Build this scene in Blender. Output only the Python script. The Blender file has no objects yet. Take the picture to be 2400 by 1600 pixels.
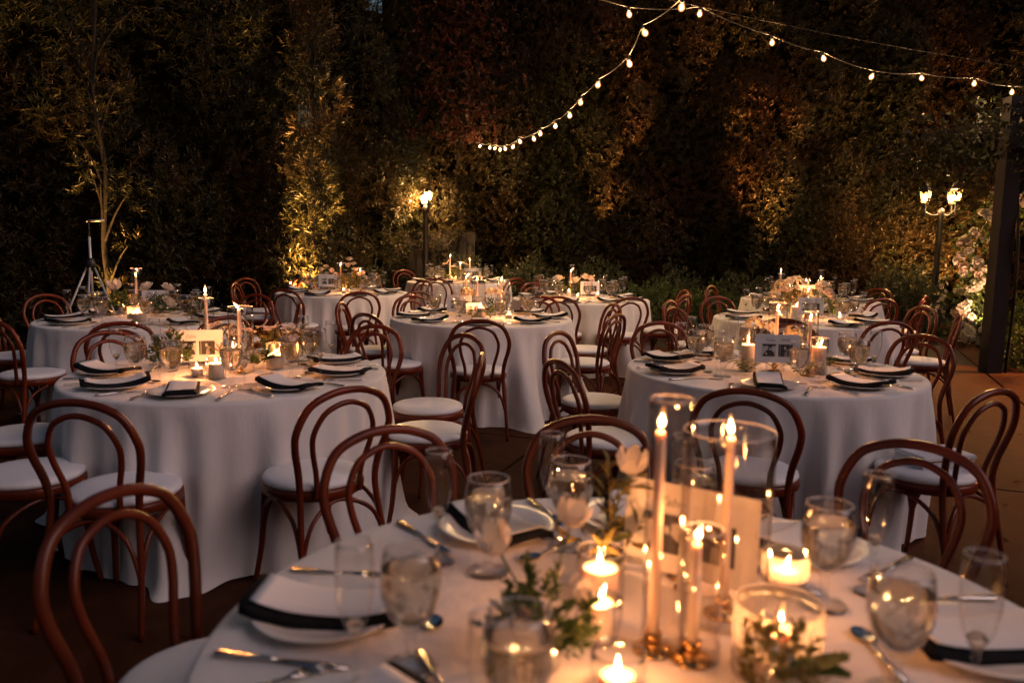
import bpy, math, random
import numpy as np
from mathutils import Vector, Matrix, Euler

sc = bpy.context.scene
COL = sc.collection
PI = math.pi
R = math.radians

# ------------------------------------------------------------------ camera
cam_d = bpy.data.cameras.new('camera'); cam = bpy.data.objects.new('camera', cam_d); COL.objects.link(cam)
cam_d.sensor_width = 36.0; cam_d.lens = 1888.0 / 2400.0 * 36.0
cam_d.clip_start = 0.05; cam_d.clip_end = 2000.0
pit, rol = R(7.52), R(0.776)
r0, u0, f0 = Vector((1, 0, 0)), Vector((0, math.sin(pit), math.cos(pit))), Vector((0, math.cos(pit), -math.sin(pit)))
rr = r0 * math.cos(rol) + u0 * math.sin(rol); uu = -r0 * math.sin(rol) + u0 * math.cos(rol)
cam.matrix_world = Matrix(((rr.x, uu.x, -f0.x, 0), (rr.y, uu.y, -f0.y, 0), (rr.z, uu.z, -f0.z, 1.456), (0, 0, 0, 1)))
cam_d.dof.use_dof = True; cam_d.dof.focus_distance = 6.2; cam_d.dof.aperture_fstop = 2.6
sc.camera = cam
# ------------------------------------------------------------------ dusk sky
SKY = 0.060; SUN = 0.40
w = bpy.data.worlds.new('World'); sc.world = w; w.use_nodes = True
wn = w.node_tree; bg = wn.nodes['Background']
sky = wn.nodes.new('ShaderNodeTexSky'); sky.sky_type = 'NISHITA'; sky.sun_disc = False
sky.sun_elevation = R(1.2); sky.sun_rotation = R(200); sky.altitude = 50; sky.air_density = 1.0; sky.dust_density = 1.2; sky.ozone_density = 2.0
wn.links.new(sky.outputs[0], bg.inputs[0]); bg.inputs[1].default_value = SKY
sd = bpy.data.lights.new('dusk_glow', 'SUN'); so = bpy.data.objects.new('dusk_glow', sd); COL.objects.link(so)
sd.energy = SUN; sd.angle = R(42); sd.color = (1.0, 0.71, 0.68); so.rotation_euler = (R(52), 0, R(66))
# ------------------------------------------------------------------ exposure / render
vs = sc.view_settings; vs.view_transform = 'Standard'; vs.look = 'None'; vs.gamma = 1.0; vs.exposure = 1.3
cy = sc.cycles
cy.use_denoising = True; cy.max_bounces = 6; cy.diffuse_bounces = 2; cy.glossy_bounces = 2; cy.transmission_bounces = 5; cy.use_adaptive_sampling = True; cy.adaptive_threshold = 0.035
cy.transparent_max_bounces = 24; cy.caustics_reflective = False; cy.caustics_refractive = False
cy.sample_clamp_indirect = 2.0; cy.sample_clamp_direct = 0.0; cy.use_light_tree = True

CANDLE_W = 0.46      # watts of one flame
BULB_W = 6.5         # one string bulb
WARM = (1.0, 0.35, 0.10)
rng = np.random.default_rng(7); random.seed(7)

# ================================================================== helpers
def nt(name):
    m = bpy.data.materials.new(name); m.use_nodes = True
    t = m.node_tree; t.nodes.clear()
    o = t.nodes.new('ShaderNodeOutputMaterial')
    return m, t, o

def N(t, typ, **kw):
    n = t.nodes.new(typ)
    for k, v in kw.items():
        if k in n.inputs.keys(): n.inputs[k].default_value = v
        else: setattr(n, k, v)
    return n

def c4(c): return (c[0], c[1], c[2], 1.0)

def mixc(t, fac, a, b):
    m = t.nodes.new('ShaderNodeMix'); m.data_type = 'RGBA'
    if isinstance(fac, (int, float)): m.inputs[0].default_value = fac
    else: t.links.new(fac, m.inputs[0])
    for i, v in ((6, a), (7, b)):
        if isinstance(v, tuple): m.inputs[i].default_value = c4(v)
        else: t.links.new(v, m.inputs[i])
    return m.outputs[2]

def ramp(t, src, p0, p1):
    r = t.nodes.new('ShaderNodeMapRange'); t.links.new(src, r.inputs[0])
    r.inputs[1].default_value = p0; r.inputs[2].default_value = p1; return r.outputs[0]

def noise(t, scale, detail=3.0, coord='Object', stretch=None):
    tc = t.nodes.new('ShaderNodeTexCoord'); n = t.nodes.new('ShaderNodeTexNoise')
    n.inputs['Scale'].default_value = scale; n.inputs['Detail'].default_value = detail
    if stretch:
        mp = t.nodes.new('ShaderNodeMapping'); mp.inputs['Scale'].default_value = stretch
        t.links.new(tc.outputs[coord], mp.inputs[0]); t.links.new(mp.outputs[0], n.inputs[0])
    else: t.links.new(tc.outputs[coord], n.inputs[0])
    return n.outputs[0]

def pmat(name, col, rough=0.6, col2=None, scale=6.0, metal=0.0, spec=0.5, bump=0.0, bscale=200.0, stretch=None, sheen=0.0, sss=0.0, coat=0.0):
    m, t, o = nt(name)
    p = N(t, 'ShaderNodeBsdfPrincipled'); p.inputs['Roughness'].default_value = rough; p.inputs['Metallic'].default_value = metal
    p.inputs['Specular IOR Level'].default_value = spec
    if sheen: p.inputs['Sheen Weight'].default_value = sheen
    if coat: p.inputs['Coat Weight'].default_value = coat; p.inputs['Coat Roughness'].default_value = 0.2
    if sss:
        p.inputs['Subsurface Weight'].default_value = sss; p.inputs['Subsurface Radius'].default_value = (1.0, 0.45, 0.2); p.inputs['Subsurface Scale'].default_value = 0.012
    if col2:
        t.links.new(mixc(t, ramp(t, noise(t, scale, 4.0, stretch=stretch), 0.35, 0.65), col, col2), p.inputs['Base Color'])
    else: p.inputs['Base Color'].default_value = c4(col)
    if bump:
        b = N(t, 'ShaderNodeBump'); b.inputs['Strength'].default_value = bump; b.inputs['Distance'].default_value = 0.004
        t.links.new(noise(t, bscale, 4.0), b.inputs['Height']); t.links.new(b.outputs[0], p.inputs['Normal'])
    t.links.new(p.outputs[0], o.inputs[0])
    return m

def glass_mat(name, tint=(0.99, 0.99, 0.985), edge=(0.93, 0.92, 0.90), refl=1.0, rough=0.02):
    """thin clear glass: see-through with fresnel reflection and denser edges"""
    m, t, o = nt(name)
    lw = N(t, 'ShaderNodeLayerWeight'); lw.inputs[0].default_value = 0.5
    def power(e):
        q = N(t, 'ShaderNodeMath', operation='POWER'); t.links.new(lw.outputs['Facing'], q.inputs[0]); q.inputs[1].default_value = e; return q.outputs[0]
    tr = N(t, 'ShaderNodeBsdfTransparent'); t.links.new(mixc(t, power(4.0), tint, edge), tr.inputs[0])
    gl = N(t, 'ShaderNodeBsdfGlossy'); gl.inputs['Roughness'].default_value = rough
    mu = N(t, 'ShaderNodeMath', operation='MULTIPLY_ADD'); t.links.new(power(4.5), mu.inputs[0]); mu.inputs[1].default_value = 0.85 * refl; mu.inputs[2].default_value = 0.045 * refl; mu.use_clamp = True
    mx = N(t, 'ShaderNodeMixShader'); t.links.new(mu.outputs[0], mx.inputs[0]); t.links.new(tr.outputs[0], mx.inputs[1]); t.links.new(gl.outputs[0], mx.inputs[2])
    t.links.new(mx.outputs[0], o.inputs[0])
    return m

def water_mat():
    m, t, o = nt('water')  # clear water; its warm tint imitates candlelight seen through it
    rf = N(t, 'ShaderNodeBsdfRefraction'); rf.inputs['Color'].default_value = (1.0, 0.96, 0.89, 1); rf.inputs['IOR'].default_value = 1.33; rf.inputs['Roughness'].default_value = 0.0
    gl = N(t, 'ShaderNodeBsdfGlossy'); gl.inputs['Roughness'].default_value = 0.02
    tr = N(t, 'ShaderNodeBsdfTransparent'); tr.inputs[0].default_value = (1.0, 0.95, 0.85, 1)
    m1 = N(t, 'ShaderNodeMixShader'); m1.inputs[0].default_value = 0.78; t.links.new(tr.outputs[0], m1.inputs[1]); t.links.new(rf.outputs[0], m1.inputs[2])
    fr = N(t, 'ShaderNodeFresnel'); fr.inputs[0].default_value = 1.33
    m2 = N(t, 'ShaderNodeMixShader'); t.links.new(fr.outputs[0], m2.inputs[0]); t.links.new(m1.outputs[0], m2.inputs[1]); t.links.new(gl.outputs[0], m2.inputs[2])
    tl = N(t, 'ShaderNodeBsdfTranslucent'); tl.inputs[0].default_value = (0.9, 0.86, 0.8, 1); m3 = N(t, 'ShaderNodeMixShader'); m3.inputs[0].default_value = 0.05  # translucent share imitates the candle glow refracted in the goblets
    t.links.new(m2.outputs[0], m3.inputs[1]); t.links.new(tl.outputs[0], m3.inputs[2])
    t.links.new(m3.outputs[0], o.inputs[0]); return m

def glow_mat(name, col, strength, clear=0.8):
    """luminous gas or filament glass: gives off light and lets light through"""
    m, t, o = nt(name)
    e = N(t, 'ShaderNodeEmission'); e.inputs[0].default_value = c4(col); e.inputs[1].default_value = strength
    tr = N(t, 'ShaderNodeBsdfTransparent'); tr.inputs[0].default_value = (clear, clear, clear, 1)
    a = N(t, 'ShaderNodeAddShader'); t.links.new(e.outputs[0], a.inputs[0]); t.links.new(tr.outputs[0], a.inputs[1])
    t.links.new(a.outputs[0], o.inputs[0]); return m

def leaf_mat(name, a, b, dry=None, dry_at=(0.55, 0.75), dscale=0.5, trans=0.3, rough=0.5):
    m, t, o = nt(name)
    g = N(t, 'ShaderNodeNewGeometry')
    col = mixc(t, g.outputs['Random Per Island'], a, b)
    if dry: col = mixc(t, ramp(t, noise(t, dscale, 3.0), *dry_at), col, dry)
    p = N(t, 'ShaderNodeBsdfPrincipled'); p.inputs['Roughness'].default_value = rough; p.inputs['Specular IOR Level'].default_value = 0.35
    t.links.new(col, p.inputs['Base Color'])
    tl = N(t, 'ShaderNodeBsdfTranslucent'); t.links.new(col, tl.inputs[0])
    mx = N(t, 'ShaderNodeMixShader'); mx.inputs[0].default_value = trans
    t.links.new(p.outputs[0], mx.inputs[1]); t.links.new(tl.outputs[0], mx.inputs[2]); t.links.new(mx.outputs[0], o.inputs[0])
    return m

def petal_mat(name, a, b, trans=0.35):
    m, t, o = nt(name)
    g = N(t, 'ShaderNodeNewGeometry'); col = mixc(t, g.outputs['Random Per Island'], a, b)
    d = N(t, 'ShaderNodeBsdfDiffuse'); t.links.new(col, d.inputs[0]); tl = N(t, 'ShaderNodeBsdfTranslucent'); t.links.new(col, tl.inputs[0])
    mx = N(t, 'ShaderNodeMixShader'); mx.inputs[0].default_value = trans
    t.links.new(d.outputs[0], mx.inputs[1]); t.links.new(tl.outputs[0], mx.inputs[2]); t.links.new(mx.outputs[0], o.inputs[0])
    return m

def cloth_mat(name, a, b):
    m, t, o = nt(name)
    p = N(t, 'ShaderNodeBsdfPrincipled'); p.inputs['Roughness'].default_value = 0.85; p.inputs['Specular IOR Level'].default_value = 0.15; p.inputs['Sheen Weight'].default_value = 0.15
    t.links.new(mixc(t, ramp(t, noise(t, 2.2, 4.0), 0.3, 0.7), a, b), p.inputs['Base Color'])
    b1 = N(t, 'ShaderNodeBump'); b1.inputs['Strength'].default_value = 0.9; b1.inputs['Distance'].default_value = 0.02
    t.links.new(noise(t, 5.0, 6.0, stretch=(1.0, 1.0, 0.35)), b1.inputs['Height'])
    b2 = N(t, 'ShaderNodeBump'); b2.inputs['Strength'].default_value = 0.25; b2.inputs['Distance'].default_value = 0.001
    t.links.new(noise(t, 420.0, 2.0), b2.inputs['Height']); t.links.new(b1.outputs[0], b2.inputs['Normal'])
    t.links.new(b2.outputs[0], p.inputs['Normal']); t.links.new(p.outputs[0], o.inputs[0]); return m

def slab_mat():
    m, t, o = nt('stained_concrete')
    p = N(t, 'ShaderNodeBsdfPrincipled'); p.inputs['Specular IOR Level'].default_value = 0.12
    c1 = mixc(t, ramp(t, noise(t, 0.9, 6.0, 'Generated'), 0.3, 0.7), (0.060, 0.017, 0.0055), (0.034, 0.012, 0.005))
    c2 = mixc(t, ramp(t, noise(t, 9.0, 8.0), 0.45, 0.75), c1, (0.072, 0.024, 0.0075))
    c3 = mixc(t, ramp(t, noise(t, 2.3, 5.0), 0.60, 0.78), c2, (0.018, 0.009, 0.005))
    t.links.new(c3, p.inputs['Base Color'])
    p.inputs['Roughness'].default_value = 0.75
    b = N(t, 'ShaderNodeBump'); b.inputs['Strength'].default_value = 0.5; b.inputs['Distance'].default_value = 0.004
    t.links.new(noise(t, 60.0, 6.0, stretch=(1.0, 4.0, 1.0)), b.inputs['Height']); t.links.new(b.outputs[0], p.inputs['Normal'])
    t.links.new(p.outputs[0], o.inputs[0]); return m

# ---- mesh building
def mk(name, V, F, mat=None, smooth=True):
    me = bpy.data.meshes.new(name); me.from_pydata([tuple(v) for v in V], [], [tuple(f) for f in F]); me.update()
    if smooth: me.polygons.foreach_set('use_smooth', [True] * len(me.polygons))
    if mat: me.materials.append(mat)
    return me

def mk_quads(name, V, nq, mat):
    """V is (4*nq,3): nq separate quads"""
    me = bpy.data.meshes.new(name)
    me.vertices.add(len(V)); me.vertices.foreach_set('co', np.ascontiguousarray(V, dtype=np.float32).ravel())
    me.loops.add(4 * nq); me.loops.foreach_set('vertex_index', np.arange(4 * nq, dtype=np.int32))
    me.polygons.add(nq); me.polygons.foreach_set('loop_start', np.arange(0, 4 * nq, 4, dtype=np.int32))
    me.update(calc_edges=True); me.materials.append(mat)
    return me

class MB:
    def __init__(s): s.V = []; s.F = []
    def add(s, V, F, M=None):
        o = len(s.V)
        s.V += [tuple(M @ Vector(v)) if M is not None else tuple(v) for v in V]
        s.F += [tuple(i + o for i in f) for f in F]; return s
    def mesh(s, name, mat, smooth=True): return mk(name, s.V, s.F, mat, smooth)

def lathe(prof, n=24, ripple=0, ra=0.0):
    V = []; F = []
    for (r, z) in prof:
        for k in range(n):
            a = 2 * PI * k / n
            q = r * (1 + ra * math.cos(ripple * a)) if ripple else r
            V.append((q * math.cos(a), q * math.sin(a), z))
    for i in range(len(prof) - 1):
        for k in range(n):
            k2 = (k + 1) % n
            F.append((i * n + k, i * n + k2, (i + 1) * n + k2, (i + 1) * n + k))
    return V, F

def boxv(x0, x1, y0, y1, z0, z1):
    V = [(x0, y0, z0), (x1, y0, z0), (x1, y1, z0), (x0, y1, z0), (x0, y0, z1), (x1, y0, z1), (x1, y1, z1), (x0, y1, z1)]
    return V, [(0, 3, 2, 1), (4, 5, 6, 7), (0, 1, 5, 4), (1, 2, 6, 5), (2, 3, 7, 6), (3, 0, 4, 7)]

def bevbox(x0, x1, y0, y1, z0, z1, b):
    """box with chamfered top edges"""
    V = [(x0, y0, z0), (x1, y0, z0), (x1, y1, z0), (x0, y1, z0), (x0, y0, z1 - b), (x1, y0, z1 - b), (x1, y1, z1 - b), (x0, y1, z1 - b),
         (x0 + b, y0 + b, z1), (x1 - b, y0 + b, z1), (x1 - b, y1 - b, z1), (x0 + b, y1 - b, z1)]
    F = [(0, 3, 2, 1), (8, 9, 10, 11)]
    for i in range(4):
        j = (i + 1) % 4; F.append((i, j, 4 + j, 4 + i)); F.append((4 + i, 4 + j, 8 + j, 8 + i))
    return V, F

def catmull(P, sub=6):
    P = [Vector(p) for p in P]; out = []
    for i in range(len(P) - 1):
        p0 = P[max(i - 1, 0)]; p1 = P[i]; p2 = P[i + 1]; p3 = P[min(i + 2, len(P) - 1)]
        for k in range(sub):
            t = k / sub
            out.append(0.5 * ((2 * p1) + (p2 - p0) * t + (2 * p0 - 5 * p1 + 4 * p2 - p3) * t * t + (3 * p1 - p0 - 3 * p2 + p3) * t ** 3))
    out.append(P[-1]); return out

def tube(P, rad, n=8, cap=True):
    P = [Vector(p) for p in P]; m = len(P)
    if not callable(rad):
        r_ = rad; rad = lambda t: r_
    T = [(P[min(i + 1, m - 1)] - P[max(i - 1, 0)]).normalized() for i in range(m)]
    ref = Vector((0, 0, 1)) if abs(T[0].z) < 0.9 else Vector((1, 0, 0))
    u = (ref - T[0] * ref.dot(T[0])).normalized(); V = []; F = []
    for i in range(m):
        u = (u - T[i] * u.dot(T[i])).normalized(); v = T[i].cross(u); r = rad(i / (m - 1))
        for k in range(n):
            a = 2 * PI * k / n; V.append(P[i] + (u * math.cos(a) + v * math.sin(a)) * r)
    for i in range(m - 1):
        for k in range(n):
            k2 = (k + 1) % n; F.append((i * n + k, i * n + k2, (i + 1) * n + k2, (i + 1) * n + k))
    if cap: F.append(tuple(range(n))[::-1]); F.append(tuple((m - 1) * n + k for k in range(n)))
    return V, F

def ob(name, me, parent=None, loc=(0, 0, 0), rot=(0, 0, 0), scale=None):
    o = bpy.data.objects.new(name, me); COL.objects.link(o); o.location = loc; o.rotation_euler = rot
    if scale is not None: o.scale = (scale,) * 3 if isinstance(scale, (int, float)) else scale
    if parent is not None: o.parent = parent
    return o

def tag(o, label, cat, group=None):
    o['label'] = label; o['category'] = cat
    if group: o['group'] = group
    return o

def thing(name, label, cat, group=None, loc=(0, 0, 0), rz=0.0):
    return tag(ob(name, None, None, loc, (0, 0, rz)), label, cat, group)

def structure(o): o['kind'] = 'structure'; return o
def stuff(o): o['kind'] = 'stuff'; return o

def lamp(name, kind, parent, loc, watts, col, size=0.01, rot=(0, 0, 0), spot=None, blend=0.6):
    l = bpy.data.lights.new(name, kind); l.energy = watts; l.color = col; l.shadow_soft_size = size
    if spot: l.spot_size = spot; l.spot_blend = blend
    return ob(name, l, parent, loc, rot)

# ================================================================== materials
M = {}
M['wood'] = pmat('bentwood', (0.220, 0.029, 0.006), 0.30, (0.100, 0.015, 0.004), 9.0, stretch=(1, 1, 0.25), spec=0.35)
t = M['wood'].node_tree; p = next(n for n in t.nodes if n.type == 'BSDF_PRINCIPLED'); src = p.inputs['Base Color'].links[0].from_socket
oi = t.nodes.new('ShaderNodeObjectInfo'); t.links.new(mixc(t, ramp(t, oi.outputs['Random'], -0.2, 1.6), src, (0.080, 0.017, 0.006)), p.inputs['Base Color'])
M['cushion'] = pmat('cushion_vinyl', (0.84, 0.83, 0.84), 0.55, (0.78, 0.77, 0.78), 3.0, bump=0.15, bscale=30.0)
M['cloth'] = cloth_mat('linen', (0.80, 0.765, 0.735), (0.73, 0.695, 0.67))
M['plate'] = pmat('porcelain', (0.80, 0.77, 0.71), 0.22, spec=0.5)
M['napkin'] = pmat('black_napkin', (0.010, 0.011, 0.013), 0.9, (0.018, 0.018, 0.02), 20.0, spec=0.1, bump=0.3, bscale=300.0)
M['paper'] = pmat('card_paper', (0.80, 0.80, 0.81), 0.8, (0.77, 0.77, 0.78), 6.0, spec=0.2)
M['steel'] = pmat('steel', (0.62, 0.60, 0.57), 0.16, metal=1.0)
M['gold'] = pmat('brass', (0.75, 0.46, 0.16), 0.22, metal=1.0)
M['alu'] = pmat('satin_aluminium', (0.62, 0.62, 0.63), 0.45, metal=0.45)
M['blackmetal'] = pmat('black_iron', (0.012, 0.010, 0.009), 0.5, (0.02, 0.015, 0.012), 12.0)
M['plastic'] = pmat('black_plastic', (0.01, 0.01, 0.011), 0.45)
M['whitebox'] = pmat('white_plastic', (0.72, 0.72, 0.74), 0.5)
M['glass'] = glass_mat('clear_glass', refl=1.5)
M['hurricane'] = glass_mat('hurricane_glass', (0.96, 0.93, 0.90), (0.62, 0.47, 0.36), 2.0, 0.04)  # orange-brown edge tint imitates candlelit reflections in the cylinders
m, t, o = nt('glass_rim_glint'); df = N(t, 'ShaderNodeBsdfDiffuse'); df.inputs[0].default_value = (0.9, 0.9, 0.9, 1); tr = N(t, 'ShaderNodeBsdfTransparent'); mx = N(t, 'ShaderNodeMixShader'); mx.inputs[0].default_value = 0.45  # whitish diffuse ring paints the bright glint along glass rims
t.links.new(df.outputs[0], mx.inputs[1]); t.links.new(tr.outputs[0], mx.inputs[2]); t.links.new(mx.outputs[0], o.inputs[0]); M['rim_glint'] = m
M['ribbed'] = glass_mat('ribbed_glass', (0.90, 0.88, 0.85), (0.62, 0.55, 0.47), 1.2, 0.08)
M['water'] = water_mat()
M['wax'] = pmat('candle_wax', (0.86, 0.74, 0.62), 0.5, sss=0.6)
M['waxpink'] = pmat('taper_wax', (0.84, 0.70, 0.59), 0.5, sss=0.5)
M['wick'] = pmat('wick', (0.02, 0.015, 0.01), 0.9)
M['flame'] = glow_mat('flame', (1.0, 0.34, 0.06), 0.35, 0.95)
M['flamecore'] = glow_mat('flame_core', (1.0, 0.66, 0.30), 9.0, 0.9)
M['bulb'] = glow_mat('bulb_halo_glow', (1.0, 0.42, 0.11), 0.28, 0.85)  # amber emission in the globe glass imitates a halo round the filament
M['bulbcore'] = glow_mat('bulb_filament', (1.0, 0.68, 0.34), 8.0, 0.9)
M['filament'] = glow_mat('lantern_flame', (1.0, 0.60, 0.24), 3.0, 0.9)
M['lens'] = glow_mat('uplight_lens', (1.0, 0.66, 0.28), 6.0, 0.5)
M['pane'] = None
t = M['ribbed'].node_tree; o = next(n for n in t.nodes if n.type == 'OUTPUT_MATERIAL'); gsock = o.inputs[0].links[0].from_socket
tl = N(t, 'ShaderNodeBsdfTranslucent'); tl.inputs[0].default_value = (0.80, 0.76, 0.70, 1); mx = N(t, 'ShaderNodeMixShader'); mx.inputs[0].default_value = 0.30
t.links.new(gsock, mx.inputs[1]); t.links.new(tl.outputs[0], mx.inputs[2]); t.links.new(mx.outputs[0], o.inputs[0])
m, t, o = nt('frosted_pane'); tl = N(t, 'ShaderNodeBsdfTranslucent'); tl.inputs[0].default_value = (0.20, 0.13, 0.055, 1)
tr = N(t, 'ShaderNodeBsdfTransparent'); tr.inputs[0].default_value = (0.95, 0.9, 0.8, 1); mx = N(t, 'ShaderNodeMixShader'); mx.inputs[0].default_value = 0.8
t.links.new(tl.outputs[0], mx.inputs[1]); t.links.new(tr.outputs[0], mx.inputs[2]); t.links.new(mx.outputs[0], o.inputs[0]); M['pane'] = m
M['slab'] = slab_mat()
M['soil'] = pmat('soil', (0.030, 0.020, 0.013), 0.95, (0.016, 0.011, 0.008), 7.0, bump=0.8, bscale=25.0)
M['bark'] = pmat('bark', (0.009, 0.005, 0.003), 0.9, (0.005, 0.003, 0.002), 14.0, bump=0.8, bscale=60.0)
M['darkwood'] = pmat('stained_post', (0.011, 0.0042, 0.0026), 0.8, (0.006, 0.0026, 0.002), 5.0, stretch=(6, 6, 0.6), bump=0.4, bscale=40.0)
M['fence'] = pmat('fence_board', (0.013, 0.006, 0.0035), 0.8, (0.008, 0.004, 0.003), 4.0, stretch=(6, 6, 0.5))
M['core'] = pmat('hedge_shade_backing', (0.003, 0.003, 0.002), 1.0, (0.005, 0.004, 0.0025), 2.0, spec=0.0)
M['hedge'] = leaf_mat('hedge_leaf', (0.005, 0.007, 0.002), (0.038, 0.036, 0.009), (0.056, 0.022, 0.007), (0.42, 0.68), 0.55)
M['podo'] = leaf_mat('fern_pine_leaf', (0.006, 0.008, 0.0025), (0.042, 0.041, 0.011), (0.056, 0.026, 0.008), (0.46, 0.72), 0.8)
M['redleaf'] = leaf_mat('red_leaf', (0.09, 0.018, 0.006), (0.04, 0.018, 0.007))
M['shrub'] = leaf_mat('shrub_leaf', (0.022, 0.036, 0.013), (0.105, 0.110, 0.058), rough=0.4)
M['green'] = leaf_mat('table_greens', (0.035, 0.075, 0.018), (0.10, 0.13, 0.03))
M['olive'] = leaf_mat('wispy_greens', (0.13, 0.12, 0.03), (0.20, 0.15, 0.04))
M['stem'] = pmat('flower_stem', (0.06, 0.10, 0.025), 0.6)
M['petal'] = petal_mat('white_petal', (0.80, 0.74, 0.66), (0.72, 0.64, 0.56))
M['petalpk'] = petal_mat('blush_petal', (0.78, 0.66, 0.58), (0.70, 0.54, 0.46))
M['cream'] = petal_mat('cream_petal', (0.74, 0.62, 0.42), (0.66, 0.52, 0.32))
M['ink'] = pmat('print_ink', (0.05, 0.048, 0.045), 0.8)
M['inkgrey'] = pmat('lettering_grey', (0.22, 0.22, 0.22), 0.8)
M['printmid'] = pmat('print_mid', (0.30, 0.29, 0.28), 0.8)
M['printlite'] = pmat('print_light', (0.56, 0.55, 0.54), 0.8)
M['cable'] = pmat('light_cable', (0.05, 0.035, 0.022), 0.7)

# ================================================================== setting: ground, patio, fence
V, F = boxv(-400, 400, -400, 400, -0.5, -0.03)
structure(ob('ground', mk('ground', V, F, M['soil'], False)))
patio = structure(ob('patio', mk('patio', *boxv(-14, 14, -9, 9.2, -0.06, -0.022), M['soil'], False), loc=(0, 4.0, 0)))
ang = R(69.0); tdir = Vector((math.cos(ang), math.sin(ang))); ndir = Vector((math.sin(ang), -math.cos(ang)))
nw, tw = 3.555, 5.35
slab_me = mk('slab', *bevbox(-nw / 2 + 0.008, nw / 2 - 0.008, -tw / 2 + 0.008, tw / 2 - 0.008, -0.06, 0.0, 0.006), M['slab'], False)
for i in range(-3, 3):
    for j in range(-2, 3):
        cn = -1.79 + nw * (i + 0.5); ct = 5.36 + tw * (j + 0.5)
        p = ndir * cn + tdir * ct
        if p.y > 11.9 + 0.35 * max(0, p.x - 4) or p.y < -6 or p.x < -13: continue
        so_ = ob('slab', slab_me, patio, (p.x, p.y - 4.0, 0.0005 * ((i + j) % 3)), (0, 0, ang - PI / 2))
        so_.rotation_euler.z += PI * ((i + 2 * j) % 2)

fn = thing('board_fence', 'dark brown upright board fence behind the left street lamp', 'fence', loc=(-0.9, 14.35, 0))
bm = mk('board', *boxv(-0.07, 0.07, -0.012, 0.012, 0.0, 1.5), M['fence'], False)
for k in range(11): ob('board', bm, fn, (-1.35 + 0.15 * k, 0.006 * (k % 3), 0.0))
for z in (0.35, 1.4): ob('rail', mk('rail', *boxv(-1.45, 0.25, 0.03, 0.09, z - 0.05, z + 0.05), M['fence'], False), fn)

shading_wall = structure(ob('wall', mk('wall', *boxv(-14, 15, -5.3, -5.0, -.05, 4.6), pmat('stucco', (.16, .12, .09), .9, (.12, .09, .07), 1.5, bump=.4, bscale=40.0), False)))  # unseen wall behind the camera, added to shape the dusk light
structure(ob('wall', mk('wall', *boxv(13.6, 13.9, -4.99, 13.0, -.05, 4.2), shading_wall.data.materials[0], False)))  # second added wall, out of view at the right, shaping the same light

# ================================================================== foliage
def unit(a): return a / np.maximum(np.linalg.norm(a, axis=1, keepdims=True), 1e-9)

def leaves_mesh(name, P, D, U, L, W, mat, fold=0.25):
    """one folded lance-shaped leaf per row"""
    D = unit(D); S = unit(np.cross(D, U)); Nn = np.cross(S, D)
    L = np.asarray(L).reshape(-1, 1) * np.ones((len(P), 1)); W = np.asarray(W).reshape(-1, 1) * np.ones((len(P), 1))
    mid = P + D * L * 0.42 + Nn * W * fold
    V = np.empty((len(P), 4, 3)); V[:, 0] = P; V[:, 1] = mid + S * W * 0.5; V[:, 2] = P + D * L - Nn * L * 0.06; V[:, 3] = mid - S * W * 0.5
    return mk_quads(name, V.reshape(-1, 3), len(P), mat)

def sprigs(P, A, K, length, beta, g):
    """K leaves spiralling up each short twig; returns base points, directions, ups"""
    n = len(P); A = unit(A)
    ref = np.where(np.abs(A[:, 2:3]) < 0.85, np.array([[0, 0, 1.0]]), np.array([[1.0, 0, 0]]))
    u = unit(np.cross(A, ref)); v = np.cross(A, u)
    ph = g.uniform(0, 6.28, (n, 1))
    Ps, Ds, Us = [], [], []
    for k in range(K):
        a = ph + 2.4 * k + g.normal(0, 0.25, (n, 1)); b = beta + g.normal(0, 0.16, (n, 1)) - 0.35 * k / K
        rad = u * np.cos(a) + v * np.sin(a)
        Ps.append(P + A * length * ((k + 0.3) / K)); Ds.append(A * np.cos(b) + rad * np.sin(b)); Us.append(A * np.sin(b) - rad * np.cos(b) + g.normal(0, 0.25, (n, 3)))
    return np.concatenate(Ps), np.concatenate(Ds), np.concatenate(Us)

def bumps(g, n, ulen, vlen, rmin, rmax, amp):
    return g.uniform(0, ulen, n), g.uniform(0, vlen, n), g.uniform(rmin, rmax, n), g.uniform(0.4, 1.0, n) * amp

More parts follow.
